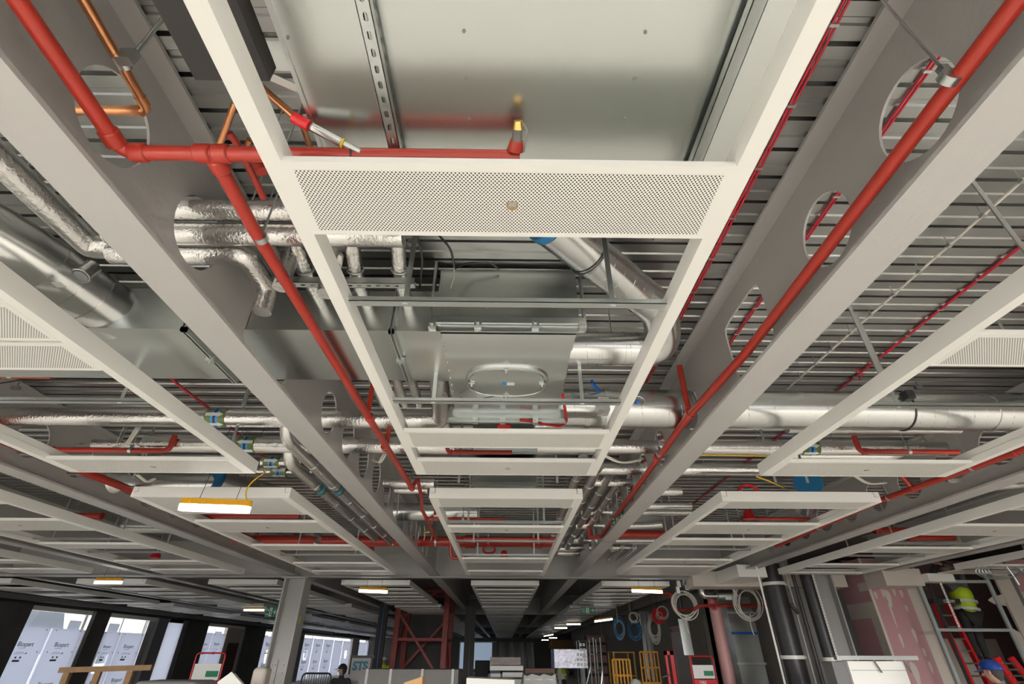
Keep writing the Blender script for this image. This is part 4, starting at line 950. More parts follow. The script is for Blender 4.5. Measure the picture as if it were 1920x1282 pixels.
# ------------------------------------------------------------------ right side: core walls
V = lambda u, v, y: at(u, v, y=y)
def wallr(name, x0, y0, x1, y1, z1=ZD, m=CONC, z0=0): return struct(MB().box(x0, y0, z0, x1, y1, z1).build(name, m))
YC = 11.0
cx = V(1627, 1100, YC).x; tx = V(1695, 1100, YC).x
# pink plasterboard, lit side wall and dark front wall
struct(MB().box(cx, YC, 0, cx+.1, YC+1.35, 3.3).build('wall_right_side', PINK))
struct(MB().box(cx+.0, YC-.02, 0, tx+.02, YC, 3.3).build('wall_right', PINK))
struct(MB().box(tx+.02, YC-.03, 0, tx+.24, YC+.02, 3.3).build('trim_2', BEIGE))
struct(MB().box(tx+.24, YC-.02, 0, tx+.30, YC+.02, 3.3).build('trim_3', GREYD))
# joint compound patches
def patches(name, L_, label, facing):
    t = thing(name, label, 'filler', L_[0][0])
    for c, a, h in L_:
        m = MB(); c = Vector(c); k = 14; vs = []
        for i in range(k):
            th = 2*PI*i/k; rr = 1+.16*math.sin(3*th+a*9)
            o = Vector((math.cos(th)*a*rr, 0, math.sin(th)*h*rr)) if facing == 'y' else Vector((0, math.cos(th)*a*rr, math.sin(th)*h*rr))
            vs.append(c+o)
        m.add(vs, [tuple(range(k))]); m.build('patch', JOINT, t)
    return t
yy = YC-.0215
patches('filler_patches', [(V(u, v, yy), a, h) for u, v, a, h in ((1655, 1110, .035, .09), (1666, 1120, .05, .16), (1676, 1108, .03, .08), (1690, 1112, .035, .07), (1642, 1115, .03, .07), (1673, 1150, .02, .22), (1700, 1140, .03, .06), (1690, 1200, .025, .12), (1715, 1190, .03, .12), (1717, 1262, .06, .2), (1745, 1250, .03, .1), (1733, 1222, .03, .07))], 'pale filler patches on the darker pink plasterboard', 'y')
xx = cx-.0015
t = thing('filler_bands', 'pale taped joints on the lighter pink plasterboard', 'filler', (xx, YC, 2))
for bx in ((YC+.01, YC+1.34, 2.22, 2.5), (YC+.01, YC+.22, 1.3, 2.22), (YC+1.1, YC+1.34, 1.3, 2.22), (YC+.22, YC+1.1, 1.3, 1.42), (YC+.01, YC+.3, 2.7, 2.85)): MB().box(xx-.001, bx[0], bx[2], xx+.0005, bx[1], bx[3]).build('joint_band', JOINT, t)
if 0: patches('filler_bands', [((xx, YC+.68, 2.35), .5, .17), ((xx, YC+.16, 1.9), .09, 1.0), ((xx, YC+1.15, 1.8), .11, .9), ((xx, YC+.68, 1.45), .5, .09), ((xx, YC+.3, 2.75), .1, .06)], 'pale taped joints on the lighter pink plasterboard', 'x')
struct(MB().box(cx-.03, YC-.05, 0, cx+.02, YC-.02, 3.3).build('trim_4', BEIGE))
# duct casing above
p = V(1668, 1082, 10.6); tag(MB().box(cx-.05, 10.35, 2.72, tx-.05, 10.9, 3.02).build('bulkhead', BEIGE), 'beige boxed bulkhead over the pink plasterboard', 'bulkhead')
tag(MB().box(tx-.05, 10.2, 2.78, tx+.45, 10.5, 2.92).build('beam_casing', WHITE), 'white boxed end of the rightmost steel beam', 'casing')
# second opening to the right with worker, more pink wall behind
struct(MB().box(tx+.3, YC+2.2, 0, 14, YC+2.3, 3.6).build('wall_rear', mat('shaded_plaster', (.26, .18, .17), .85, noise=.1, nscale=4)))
x2 = V(1862, 1080, YC).x
struct(MB().box(x2, YC-.03, 0, x2+.30, YC+.02, 3.3).build('trim_5', BEIGE)); struct(MB().box(x2+.30, YC-.03, 0, x2+.38, YC+.02, 3.3).build('trim_6', GREYD))
struct(MB().box(x2+.38, YC, 0, 14, YC+.05, 3.3).build('wall_right_end', PINK))
patches('filler_bands', [(V(1905, 1125, YC-.003), .5, .15), (V(1890, 1100, YC-.003), .05, .15), (V(1912, 1200, YC-.003), .1, .2)], 'pale filler bands on the pink wall at the right edge', 'y')
p = V(1885, 1070, 9.2); t = thing('conduit_coil', 'coil of grey flexible conduit hanging at the right edge', 'coil', p)
m = MB()
for i in range(5): m.torus(p+Vector((-.02*i, .02*i, .0)), .27+.02*i, .012, (.1, 1, .25*i/3), n=34, sy=.35)
m.tube([p+Vector((.05, 0, .1)), p+Vector((.1, 0, -.1)), p+Vector((.12, 0, -.22))], .016, 8, fil=.1); m.build('loops', GALV, t)
# metal frame in front of the worker
t = thing('stud_frame', 'galvanised stud frame around the opening with the worker', 'frame', V(1735, 1282, 10.4)); yf = 10.4
a0 = V(1722, 1090, yf); a1 = V(1765, 1180, yf); b0 = V(1853, 1088, yf); b1 = V(1893, 1180, yf)
STUD = mat('stud_zinc', (.36, .40, .395), .4)
MB().box(a0.x-.03, yf, 0, a0.x+.03, yf+.04, 3.05).build('stud', STUD, t); MB().box(b0.x-.03, yf, 0, b0.x+.03, yf+.04, 3.05).build('stud', STUD, t)
MB().box(a0.x, yf-.005, a0.z-.02, b0.x, yf+.03, a0.z+.03).build('rail', STUD, t); MB().box(a0.x, yf-.005, a1.z-.03, b0.x, yf+.03, a1.z+.02).build('rail', STUD, t)
t = strut_v = thing('perforated_strut', 'short perforated strut inside the stud frame', 'support rail', V(1765, 1092, 10.45))
q0, q1 = V(1762, 1090, 10.45), V(1797, 1180, 10.45)
MB().plate(lambda a, c, k: (q0.x+c+.0, 10.445+k, a), q1.z, q0.z, -.02, .02, .003, [(q1.z+.03+i*.05, 0, .012, .008, 4) for i in range(int((q0.z-q1.z-.05)/.05))], n=10).build('strut', WHITE, t)
t = thing('service_riser', 'dark services riser strip left of the stud frame', 'riser', (tx+.3, 10.5, 0)); MB().box(tx+.20, 10.6, 0, tx+.25, 10.63, 2.95).build('riser', BLACKP, t)
p = V(1750, 1175, 12.6); tag(MB().box(p.x-.25, 12.6, .3, p.x+1.3, 12.7, 1.9).build('plasterboard_sheet', BEIGE), 'beige board panel behind the ladder', 'board')
# ladder
def ladder(yb, L0, L1, label, clow=True):
    t = thing('step_ladder', label, 'ladder', L0); L0, L1 = Vector(L0), Vector(L1)
    sd = Vector((.36, .05, 0))
    MB().bar(L0, L1, .05, .10).build('stile', REDM if False else REDP, t); MB().bar(L0+sd, L1+sd*.8, .05, .10).build('stile', REDP, t)
    for i in range(1, 9):
        q = L0+(L1-L0)*(i/9); MB().bar(q, q+sd*(1-.2*i/9), .07, .025).build('tread', GALV, t)
    if clow:
        q = L1; tp = MB().box(q.x-.06, q.y-.06, q.z, q.x+.5, q.y+.08, q.z+.09).build('top_cap', BLACKP, t)
        text('CLOW', 'lettering', PAPER, tp, Vector((q.x+.16, q.y-.063, q.z+.02)), (1, 0, 0), (0, 0, 1), .075, .001)
    return t
ladder(11, V(1850, 1282+60, 10.9), V(1752, 1132, 10.9), 'red step ladder with black top cap behind the stud frame')
# ------------------------------------------------------------------ people
def skin_obj(name, verts, edges, radii, m, parent, sub=2, root=0):
    me = bpy.data.meshes.new(name); me.from_pydata([tuple(v) for v in verts], edges, []); o = bpy.data.objects.new(name, me); COL.objects.link(o)
    o.parent = parent; me.transform(Matrix.Translation(-parent.location))
    md = o.modifiers.new('Skin', 'SKIN'); md.use_smooth_shade = True
    for i, r in enumerate(radii):
        sv = me.skin_vertices[0].data[i]; sv.radius = (r, r) if not isinstance(r, tuple) else r; sv.use_root = (i == root)
    s = o.modifiers.new('Subsurf', 'SUBSURF'); s.levels = sub; s.render_levels = sub
    me.materials.append(m); return o
def person(base, h, J, label, top, legs, head_m, helm=None, vest=True, face=1):
    """J: joints as offsets in units of h from the feet point"""
    t = thing('person', label, 'person', base); B = Vector(base); g = lambda k: B+Vector(J[k])*h
    pel, waist, chest, neck = g('pelvis'), g('waist'), g('chest'), g('neck')
    V_ = [pel, waist, chest, neck, g('head')]; R_ = [.082*h, .072*h, .088*h, .032*h, .034*h]; E_ = [(0, 1), (1, 2), (2, 3), (3, 4)]
    for s in 'lr':
        n0 = len(V_); V_ += [g('sh'+s), g('el'+s), g('wr'+s)]; R_ += [.038*h, .027*h, .018*h]; E_ += [(2, n0), (n0, n0+1), (n0+1, n0+2)]
    for s in 'lr':
        n0 = len(V_); V_ += [g('hip'+s), g('kn'+s), g('an'+s)]; R_ += [.055*h, .036*h, .024*h]; E_ += [(0, n0), (n0, n0+1), (n0+1, n0+2)]
    body = skin_obj('body', V_, E_, R_, top, t)
    # trousers over legs
    LV = [pel, g('hipl'), g('knl'), g('anl'), g('hipr'), g('knr'), g('anr')]
    skin_obj('trousers', LV, [(0, 1), (1, 2), (2, 3), (0, 4), (4, 5), (5, 6)], [.088*h, .062*h, .043*h, .033*h, .062*h, .043*h, .033*h], legs, t)
    hd = g('head'); f = Vector(J['look']).normalized(); rt = f.cross(Vector((0, 0, 1))).normalized()
    H = MB(); H.ell(hd, (.045*h, .055*h, .068*h), 20, 14); H.tube([hd+f*.05*h, hd+f*.066*h-Vector((0, 0, .01*h))], [.008*h, .012*h], 8)
    for s in (-1, 1): H.ell(hd+rt*.045*h*s, (.008*h, .012*h, .018*h), 8, 6)
    ho = H.build('head', head_m, t)
    HR = MB(); HR.ell(hd-f*.014*h+Vector((0, 0, .006*h)), (.048*h, .052*h, .066*h), 18, 12); HR.build('hair', DARKF, ho)
    ey = MB(); [ey.ell(hd+f*.052*h+rt*.018*h*s+Vector((0, 0, .006*h)), (.005*h, .004*h, .004*h), 8, 6) for s in (-1, 1)]; ey.build('eyes', DARKF, ho)
    mo = MB(); mo.bar(hd+f*.053*h-rt*.014*h-Vector((0, 0, .028*h)), hd+f*.053*h+rt*.014*h-Vector((0, 0, .028*h)), .006*h, .005*h); mo.build('mouth', mat('lips', (.35, .12, .1), .5), ho)
    if helm:
        m = MB(); n_ = 22; vs = []
        for j in range(9):
            th = PI/2*j/8
            for k in range(n_): p_ = 2*PI*k/n_; vs.append(hd+Vector((0, 0, .018*h))+Vector((math.sin(th)*math.cos(p_)*.066*h, math.sin(th)*math.sin(p_)*.078*h, math.cos(th)*.068*h)))
        fs = [(j*n_+k, j*n_+(k+1) % n_, (j+1)*n_+(k+1) % n_, (j+1)*n_+k) for j in range(8) for k in range(n_)]
        m.add(vs, fs); m.torus(hd+Vector((0, 0, .02*h)), .068*h, .004*h, (0, 0, 1), n=26, sy=1.1)
        m.bar(hd+f*.05*h+Vector((0, 0, .022*h)), hd+f*.1*h+Vector((0, 0, .012*h)), .07*h, .005*h); m.build('helmet', helm, t)
    if vest:
        ax = (chest-pel); VV = [pel+ax*.02, waist, chest, chest+ax*.22]
        skin_obj('hi_vis_vest', VV, [(0, 1), (1, 2), (2, 3)], [(.128*h, .11*h), (.12*h, .10*h), (.13*h, .11*h), (.08*h, .07*h)], HIVIS, t)
        m = MB()
        for k_ in (.22, .55): c_ = pel+ax*k_; d_ = ax.normalized(); m.tube([c_-d_*.014*h, c_+d_*.014*h], .128*h, 24)
        m.build('reflective_bands', REFL, t)
    # hands: palm, four fingers, thumb
    for s in 'lr':
        w_ = g('wr'+s); d = (w_-g('el'+s)).normalized(); side = d.cross(Vector((0, 0, 1)));
        if side.length < .1: side = Vector((1, 0, 0))
        side.normalize(); nn = d.cross(side).normalized(); pc = w_+d*.05*h
        vs = [w_, w_+d*.03*h, pc]; rs = [.016*h, .02*h, .018*h]; es = [(0, 1), (1, 2)]
        for i in range(4):
            o_ = side*(i-1.5)*.011*h; L_ = (.035, .042, .04, .03)[i]*h; n0 = len(vs)
            vs += [pc+o_+d*.008*h, pc+o_+d*L_*.6+nn*.006*h, pc+o_+d*L_+nn*.018*h]; rs += [.0065*h, .0055*h, .0045*h]; es += [(2, n0), (n0, n0+1), (n0+1, n0+2)]
        n0 = len(vs); vs += [w_+d*.022*h+side*.022*h, w_+d*.045*h+side*.035*h]; rs += [.008*h, .006*h]; es += [(1, n0), (n0, n0+1)]
        skin_obj('hand', vs, es, rs, SKIN, t, sub=1)
    for s in 'lr':
        a_ = g('an'+s); m = MB(); m.ell(a_+f*.03*h*Vector((1, 1, 0)).length/1.4-Vector((0, 0, .018*h)), (.03*h, .065*h, .026*h), 12, 8); m.build('boot', BLACKP, t)
    return t
# worker on the ladder, standing with one arm raised
hp = 1.78; yp = 11.2
top_ = V(1790, 1062, yp); base = Vector((V(1842, 1235, yp).x, yp, V(1842, 1232, yp).z))
hd = V(1766, 1072, yp); pelv = V(1812, 1148, yp)
K = lambda P_: tuple((Vector(P_)-base)/hp)
J = dict(pelvis=K(V(1815, 1152, yp)), waist=K(V(1808, 1132, yp)), chest=K(V(1800, 1108, yp)), neck=K(V(1788, 1086, yp)), head=K(V(1772, 1068, yp-.12)),
         shl=K(V(1782, 1094, yp)), ell=K(V(1748, 1085, yp-.1)), wrl=K(V(1752, 1058, yp+.15)), shr=K(V(1806, 1092, yp-.1)), elr=K(V(1800, 1066, yp-.35)), wrr=K(V(1768, 1058, yp-.25)),
         hipl=K(V(1806, 1156, yp)), knl=K(V(1818, 1192, yp-.15)), anl=K(V(1835, 1232, yp)), hipr=K(V(1822, 1156, yp)), knr=K(V(1836, 1196, yp-.05)), anr=K(V(1852, 1236, yp)), look=(-.6, -.5, .4))
person(base, hp, J, 'person in hi-vis vest and dark trousers on the ladder with arms raised', GREYF, DARKF, SKIN, GREYF)
# person with blue helmet, low at the right bottom corner
b2_ = V(1860, 1264, 6.9); hp = 1.6; base = Vector((b2_.x+.05, 6.9, max(0, b2_.z-1.6*.895)))
J = dict(pelvis=(0, 0, .52), waist=(0, 0, .60), chest=(.01, .01, .71), neck=(.0, .0, .83), head=(-.03, -.01, .89), shl=(-.12, 0, .79), ell=(-.17, -.04, .63), wrl=(-.12, -.12, .52), shr=(.12, 0, .79), elr=(.17, -.04, .63), wrr=(.12, -.13, .55),
         hipl=(-.05, 0, .49), knl=(-.06, -.03, .27), anl=(-.07, 0, .05), hipr=(.05, 0, .49), knr=(.06, -.03, .27), anr=(.07, 0, .05), look=(-.45, .9, -.1))
person(base, hp, J, 'person with glossy blue helmet and yellow vest at the bottom right corner', GREYF, DARKF, SKIN, BLUEH)
p = V(1848, 1262, 10.2)
ladder(10, V(1945, 1340, 10.1), V(1868, 1232, 10.1), 'red ladder stile behind the blue helmet', clow=False)
# ------------------------------------------------------------------ right side: pipes and columns
def vert(u0, v0, y, r, z0, z1, m, label, name='vertical_pipe', cat='pipe', clips=(), n=22):
    p = V(u0, v0, y); t = thing(name, label, cat, (p.x, y, z0)); MB().tube([(p.x, y, z0), (p.x, y, z1)], r, n).build('pipe', m, t)
    for zz in clips: MB().tube([(p.x, y, zz-.03), (p.x, y, zz+.03)], r*1.06, n).box(p.x+r, y-.03, zz-.02, p.x+r+.06, y+.0, zz+.02).build('clip_band', WHITE, t)
    return p.x
vert(1452, 1100, 11.2, .205, 0, 3.2, BLACKP, 'thick black lagged vertical pipe behind the white pole', clips=(1.55, 2.83))
vert(1419, 1066, 9.9, .018, 0, 2.98, WHITE, 'thin white vertical pole below the right hand beam', name='white_pole', cat='pole')
x_ = vert(1487, 1080, 11.0, .035, 0, 3.2, BLACKP, 'slim black vertical pipe with a side branch')
p = V(1485, 1135, 11.0); t = thing('pipe_branch', 'black angled branch on the slim black pipe', 'pipe', p); MB().tube([V(1482, 1132, 11), V(1497, 1150, 11)], .035, 14).build('branch', BLACKP, t)
vert(1475, 1080, 11.1, .02, 0, 3.2, GREY, 'slim grey conduit beside the slim black pipe')
vert(1518, 1100, 11.0, .13, 0, 3.2, BLACKP, 'thick black lagged vertical pipe left of the grey column', clips=(1.52,))
p = V(1537, 1100, 10.9); t = thing('perforated_strut', 'long white perforated vertical strut beside the black pipe', 'support rail', (p.x-.05, 10.85, 0))
MB().plate(lambda a, c, k: (p.x-.10+c, 10.85+k, a), .6, 3.0, -.02, .02, .003, [(.65+i*.05, 0, .009, .009, 2) for i in range(46)], n=10).build('strut', WHITE, t)
p = V(1552, 1100, 11.1); t = thing('steel_column', 'grey steel column beside the pink plasterboard', 'column', (p.x, 11.2, 0)); MB().box(p.x-.18, 11.2, 0, p.x+.10, 11.22, 3.1).box(p.x+.10, 11.05, 0, p.x+.13, 11.4, 3.1).build('column', GREY, t)
MB().box(p.x+.17, 11.15, 0, p.x+.30, 11.3, 2.7).build('dark_void_strip', BLACKP, t)  # black strip standing in for the shade in the gap beside the plasterboard
p = V(1505, 1200, 11.6); tag(MB().box(V(1480, 1120, 11.6).x, 11.6, 0, V(1515, 1120, 11.6).x+.2, 11.65, 3.2).build('wall_lining', GREY), 'flat grey panel behind the slim black pipes', 'panel')
# boxed casing around cross beam end
ya_ = YX-.05
tag(MB().box(3.95, ya_-.12, 2.79, 7.2, ya_+.45, 3.08).build('beam_casing', BEIGE), 'long beige boxed casing under the right end of the cross beam', 'casing')
t = thing('beam_casing', 'white boxed casing around the end of the right hand beam', 'casing', (4.74, 10.4, 2.85)); MB().box(4.47, 10.2, 2.84, 5.02, 11.25, 3.06).build('box', WHITE, t)
# dark void + concrete walls behind
struct(MB().box(5.3, 14.6, 0, 7.6, 14.8, ZD).build('wall_core', CONC)); struct(MB().box(5.2, 14.6, 0, 5.4, 24, ZD).build('wall_core_side', CONC))
struct(MB().box(5.3, 24, 0, 6.2, 45, ZD).build('wall_right_far', CONC))
struct(MB().box(8.2, 14, 0, 14, 14.2, ZD).build('wall_core_end', CONC))
t = thing('door_opening', 'grey door leaf in the concrete wall behind the cable coil', 'door', (5.15, 16.6, 0)); MB().box(5.14, 16.2, 0, 5.19, 17.3, 2.15).build('leaf', GREY, t); MB().box(5.12, 16.05, 0, 5.2, 16.2, 2.25).box(5.12, 17.3, 0, 5.2, 17.45, 2.25).box(5.12, 16.05, 2.15, 5.2, 17.45, 2.3).build('frame', PINKP, t)
# attenuator and elbows
p = V(1362, 1117, 12.4); t = thing('duct_attenuator', 'galvanised cylindrical attenuator with elbows under the beige casing', 'duct', p)
hw_ = (V(1395, 1117, 12.4)-V(1335, 1117, 12.4)).length/2
MB().tube([p-X*hw_*.65, p-X*hw_*.6, p+X*hw_*.75, p+X*hw_*.8], [.11, .135, .135, .11], 24).build('body', GALV, t)
MB().tube([p-X*hw_*1.2, p-X*hw_*.65], .075, 20).build('collar', SPIR, t)
MB().tube([p-X*hw_*1.1, p-X*hw_*1.45, p-X*hw_*1.45+Vector((0, 0, .35))], .07, 18, fil=.12).build('elbow', SPIR, t)
MB().tube([p+X*hw_*.45+Vector((0, -.12, .4)), p+X*hw_*.45+Vector((0, -.12, .1)), p+X*hw_*.6+Vector((0, -.17, -.03))], .07, 18, fil=.08).build('flexible_elbow', FOIL, t)
MB().box(p.x-.08, p.y-.14, p.z-.09, p.x+.06, p.y-.135, p.z-.02).build('label', PAPER, t)
red([V(1300, 1143, 12.6), V(1312, 1135, 12.6), V(1445, 1135, 12.6)], .035, 'dark red horizontal pipe under the attenuator', fil=.05)
red([V(1225, 1112, 13.5), V(1258, 1112, 13.5), V(1262, 1143, 13.5), V(1300, 1143, 13.5)], .035, 'dark red pipe with a drop behind the right work light', fil=.08)
def coil(u, v, y, R_, label, m=WCAB, n=7, tail=True, sy=1., ax=(0, 1, 0), r=.012):
    p = V(u, v, y); t = thing('cable_coil', label, 'coil', p); mm = MB()
    for i in range(n): mm.torus(p+Vector((random.uniform(-.03, .03), random.uniform(-.03, .03), random.uniform(-.05, .03))), R_*random.uniform(.8, 1.1), r, Vector(ax)+Vector((random.uniform(-.2, .2), 0, random.uniform(-.15, .15))), n=36, k=6, sy=sy*random.uniform(.85, 1.15))
    MB().tube([p+Vector((0, 0, R_*.5)), (p.x, p.y, ZD)], .006, 6).build('tie_wire', BLACKP, t)
    if tail: mm.tube([p-Vector((0, 0, R_*.8)), p-Vector((.05, 0, R_*1.5)), p-Vector((.02, 0, R_*2.3))], r, 6, fil=.1)
    mm.build('loops', m, t); return t
coil(1284, 1133, 12.8, .25, 'large coil of white cable hanging beside the right work light')
coil(1402, 1130, 12.2, .27, 'coil of pale cable hanging right of the attenuator', sy=1.2)
coil(1243, 1148, 16, .17, 'small coil of white cable on the red reel', n=3, tail=False)
coil(1226, 1177, 17, .16, 'elongated coil of white cable hanging low', n=7, tail=False, sy=1.9, r=.02)
coil(1190, 1181, 18, .19, 'coil of blue hose hanging right of its twin', COILB, 7, False, 1.3, r=.025)
coil(1161, 1176, 18, .16, 'coil of blue hose hanging left of its twin', COILB, 7, False, 1.6, r=.025)
coil(1188, 1155, 17, .15, 'thin loop of white cable above the blue hoses', n=3, tail=False)
coil(1336, 1130, 12.5, .09, 'small loops of red cable below the attenuator', REDC, 3, False, 1.5, r=.008)
p = V(1236, 1154, 16.4); t = thing('cable_reel', 'red round cable reel hanging under the cross beam', 'reel', p); MB().tube([p, p+Vector((0, .12, 0))], .21, 28).build('disc', REDP, t); MB().tube([p+Vector((0, .06, 0)), (p.x, p.y+.06, ZD)], .006, 6).build('tie_wire', BLACKP, t); MB().torus(p+Vector((0, -.01, 0)), .09, .012, (0, 1, 0)).build('handle', WCAB, t)
# pink wrapped pipe and galvanised riser duct
pa_, pb_ = V(1343, 1150, 12.8), V(1372, 1282, 12.8)
t = thing('wrapped_pipe', 'pink wrapped vertical pipe left of the galvanised riser duct', 'pipe', (pa_.x, 12.8, 0)); MB().tube([(pa_.x, 12.8, 0), (pa_.x, 12.8, 2.75)], .13, 22).build('pipe', PINKP, t)
xa, xb = V(1365, 1150, 13).x, V(1412, 1150, 13).x
t = thing('riser_duct', 'rectangular galvanised riser duct with a blue strap', 'duct', (xa, 13, 0)); MB().box(xa, 13, 0, xb, 13.5, 2.75).build('duct_body', GALVS, t)
MB().box(xa-.02, 12.98, 1.98, xb+.02, 13.0, 2.03).build('blue_strap', BLUE, t); MB().box(xa-.03, 12.97, 1.4, xb+.03, 13.0, 1.44).build('flange', GALV, t); MB().box(xa-.03, 12.97, 2.4, xb+.03, 13.0, 2.44).build('flange', GALV, t)
p = V(1350, 1200, 14.0); t = thing('galvanised_channel', 'bright metal channel hanging before the concrete wall', 'channel', V(1290, 1200, 14.2)); MB().tube([V(1280, 1162, 14.2), V(1279, 1130, 14.2), (V(1279, 1130, 14.2).x, 14.2, ZD)], .01, 6).build('sling', BLACKP, t); MB().bar(V(1280, 1160, 14.2), V(1292, 1228, 14.2), .24, .03, up=(0, 1, 0)).build('channel', GALVS, t)
for i, u in enumerate((1205, 1213, 1221)):
    t = thing('vertical_duct', 'pale green grey vertical duct behind the blue hoses, %s from the left' % ORD[i], 'duct', V(u, 1200, 20)); q = V(u, 1175, 20); MB().box(q.x-.05, 20, .6, q.x+.06, 20.1, 2.9).build('duct_body', GALV, t)
# perforated strut bundle at beam end
p = V(1282, 1095, 11.75); t = thing('bracket_cluster', 'cluster of galvanised brackets under the cross beam right of centre', 'bracket', p); m = MB()
for dx, dz in ((-.1, 0), (.02, .05), (.12, .02), (-.14, -.12), (.06, -.05)): m.box(p.x+dx-.035, p.y, p.z+dz-.06, p.x+dx+.035, p.y+.06, p.z+dz+.07)
m.tube([p, (p.x, p.y-.1, 2.97)], .02, 8); m.build('brackets', GALV, t)
# ------------------------------------------------------------------ grey wall unit at right bottom
p0_, p1_ = V(1590, 1236, 8.2), V(1712, 1228, 8.2)
t = thing('wall_cabinet', 'white and grey cabinet with bracketed metal edge at lower right', 'cabinet', (p0_.x, 8.2, 0))
MB().box(p0_.x-.02, 8.2, .3, p1_.x-.18, 8.5, p0_.z-.02).build('body', WHITE, t)
MB().box(p0_.x-.22, 8.25, .3, p0_.x-.02, 8.5, p0_.z-.03).build('grey_side', GREYD, t)
MB().box(p0_.x-.2, 8.12, p0_.z-.005, p1_.x, 8.2, p0_.z+.045).build('metal_edge', GALV, t)
MB().box(p0_.x, 8.198, p0_.z-.13, p1_.x-.18, 8.2, p0_.z-.125).build('panel_line', GREYD, t)
for u in (1637, 1692):
    q = V(u, 1235, 8.15); MB().bar(q+Vector((-.02, 0, .03)), q+Vector((.06, 0, -.16)), .03, .012).build('bracket', GREYD, t)
# fire points
def fire_point(u, v, y, s, label, flip=1):
    p = V(u, v, y); t = thing('fire_point', label, 'fire point', (p.x, y, 0)); z1 = p.z; w = .32*s
    m = MB(); m.tube([(p.x-w, y, 0), (p.x-w, y, z1), (p.x+w, y, z1), (p.x+w, y, 0)], .016*s, 8, fil=.08); m.build('frame', REDP, t)
    MB().box(p.x-w+.03, y-.01, z1-.5*s, p.x+w-.03, y+.01, z1-.2*s).build('white_panel', PAPER, t)
    MB().box(p.x+.0, y-.014, z1-.44*s, p.x+w-.05, y-.011, z1-.33*s).build('green_sign', GREEN, t)
    b_ = MB().box(p.x-w+.02, y-.02, z1-1.4*s, p.x+w-.02, y+.02, z1-.52*s).build('red_panel', REDP, t)
    MB().box(p.x-w+.1, y-.024, z1-1.36*s, p.x+w-.1, y-.021, z1-.66*s).build('notice', GREY, t)
    text('FIRE', 'lettering', PAPER, b_, Vector((p.x-w*.5, y-.025, z1-.62*s)), (1, 0, 0), (0, 0, 1), .1*s)
fire_point(397, 1224, 13, 1, 'red fire point stand with green sign in front of the left windows')
fire_point(1314, 1230, 12.6, .8, 'red fire point stand against the concrete wall at right')
# timber guard rail
def gp(u, v): return at(u, v, y=9.)
t = thing('timber_guardrail', 'softwood guard rail at the lower left in front of the windows', 'guardrail', gp(112, 1282))
a, c = gp(112, 1256), gp(285, 1251)
MB().bar(a, c, .05, .07).build('top_rail', WOOD, t)
for u in (125, 183, 243): q = gp(u, 1255); MB().box(q.x-.045, 9.02, 0, q.x+.045, 9.07, q.z-.02).build('post', WOOD, t)
# black covered thing bottom left
def blk(u0, v0, u1, v1, y, d, m, name, label, cat, z0=0, bev=0):
    a, c = V(u0, v1, y), V(u1, v0, y); o = MB().box(a.x, y, z0 if z0 is not None else a.z, c.x, y+d, c.z)
    o = o.build(name, m)
    if bev: bm = o.modifiers.new('Bevel', 'BEVEL'); bm.width = bev; bm.segments = 3
    return tag(o, label, cat)
blk(250, 1277, 370, 1282, 7, .5, GREYD, 'dark_box', 'dark rounded box lid at the bottom edge left', 'box', bev=.05)
t = thing('ceiling_tiles', 'two cream panels leaning at an angle at the bottom left of the column', 'panel', V(430, 1270, 9))
for i in range(2): a = V(407+i*8, 1279-i*4, 9+.1*i); c = V(434+i*6, 1259+i*3, 9+.1*i); e = V(470+i*2, 1300, 9+.1*i); MB().add([a, c, e, V(425, 1320, 9+.1*i), a+Vector((0, .03, 0)), c+Vector((0, .03, 0)), e+Vector((0, .03, 0)), V(425, 1320, 9.03+.1*i)], [(0, 1, 2, 3), (7, 6, 5, 4), (0, 4, 5, 1), (1, 5, 6, 2)]).build('panel', WHITE, t)
blk(467, 1251, 500, 1282, 10, .3, BEIGE, 'beige_case', 'rounded beige case standing left of the column', 'case', bev=.06)
# crowd barrier
t = thing('crowd_barrier', 'black tubular crowd barrier right of the grey column', 'barrier', V(595, 1270, 14)); a, c = V(568, 1262, 14), V(622, 1261, 14)
m = MB(); m.tube([(a.x, 14, .2), (a.x, 14, a.z), (c.x, 14, a.z), (c.x, 14, .2)], .02, 8, fil=.1); m.build('frame', BLACKP, t)
m = MB()
for i in range(1, 12): xx = a.x+(c.x-a.x)*i/12; m.tube([(xx, 14, .25), (xx, 14, a.z)], .008, 6)
m.build('bars', BLACKP, t)
def simple_person(u, v, y, label, top=DARKF, helm=None, vest=False, h=1.75, look=(0, -1, 0)):
    p = V(u, v, y); base = Vector((p.x, y, p.z-h*.97))
    J = dict(pelvis=(0, 0, .52), waist=(0, 0, .6), chest=(0, 0, .71), neck=(0, 0, .83), head=(0, -.01, .895), shl=(-.11, 0, .79), ell=(-.15, -.02, .63), wrl=(-.1, -.13, .58), shr=(.11, 0, .79), elr=(.15, -.02, .63), wrr=(.1, -.13, .58),
             hipl=(-.05, 0, .49), knl=(-.055, -.01, .27), anl=(-.06, 0, .05), hipr=(.05, 0, .49), knr=(.055, -.01, .27), anr=(.06, 0, .05), look=look)
    return person(base, h, J, label, top, DARKF, SKIN, helm, vest)
simple_person(644, 1245, 15, 'person in dark clothes beside the painted board', DARKF, BLACKP, look=(-1, 0, 0))
simple_person(722, 1231, 24, 'person in a hi-vis jacket left of the red mast', HIVIS, WHITE)
simple_person(1051, 1228, 22, 'person with white helmet and hi-vis vest in the middle distance', GREYF, WHITE, True)
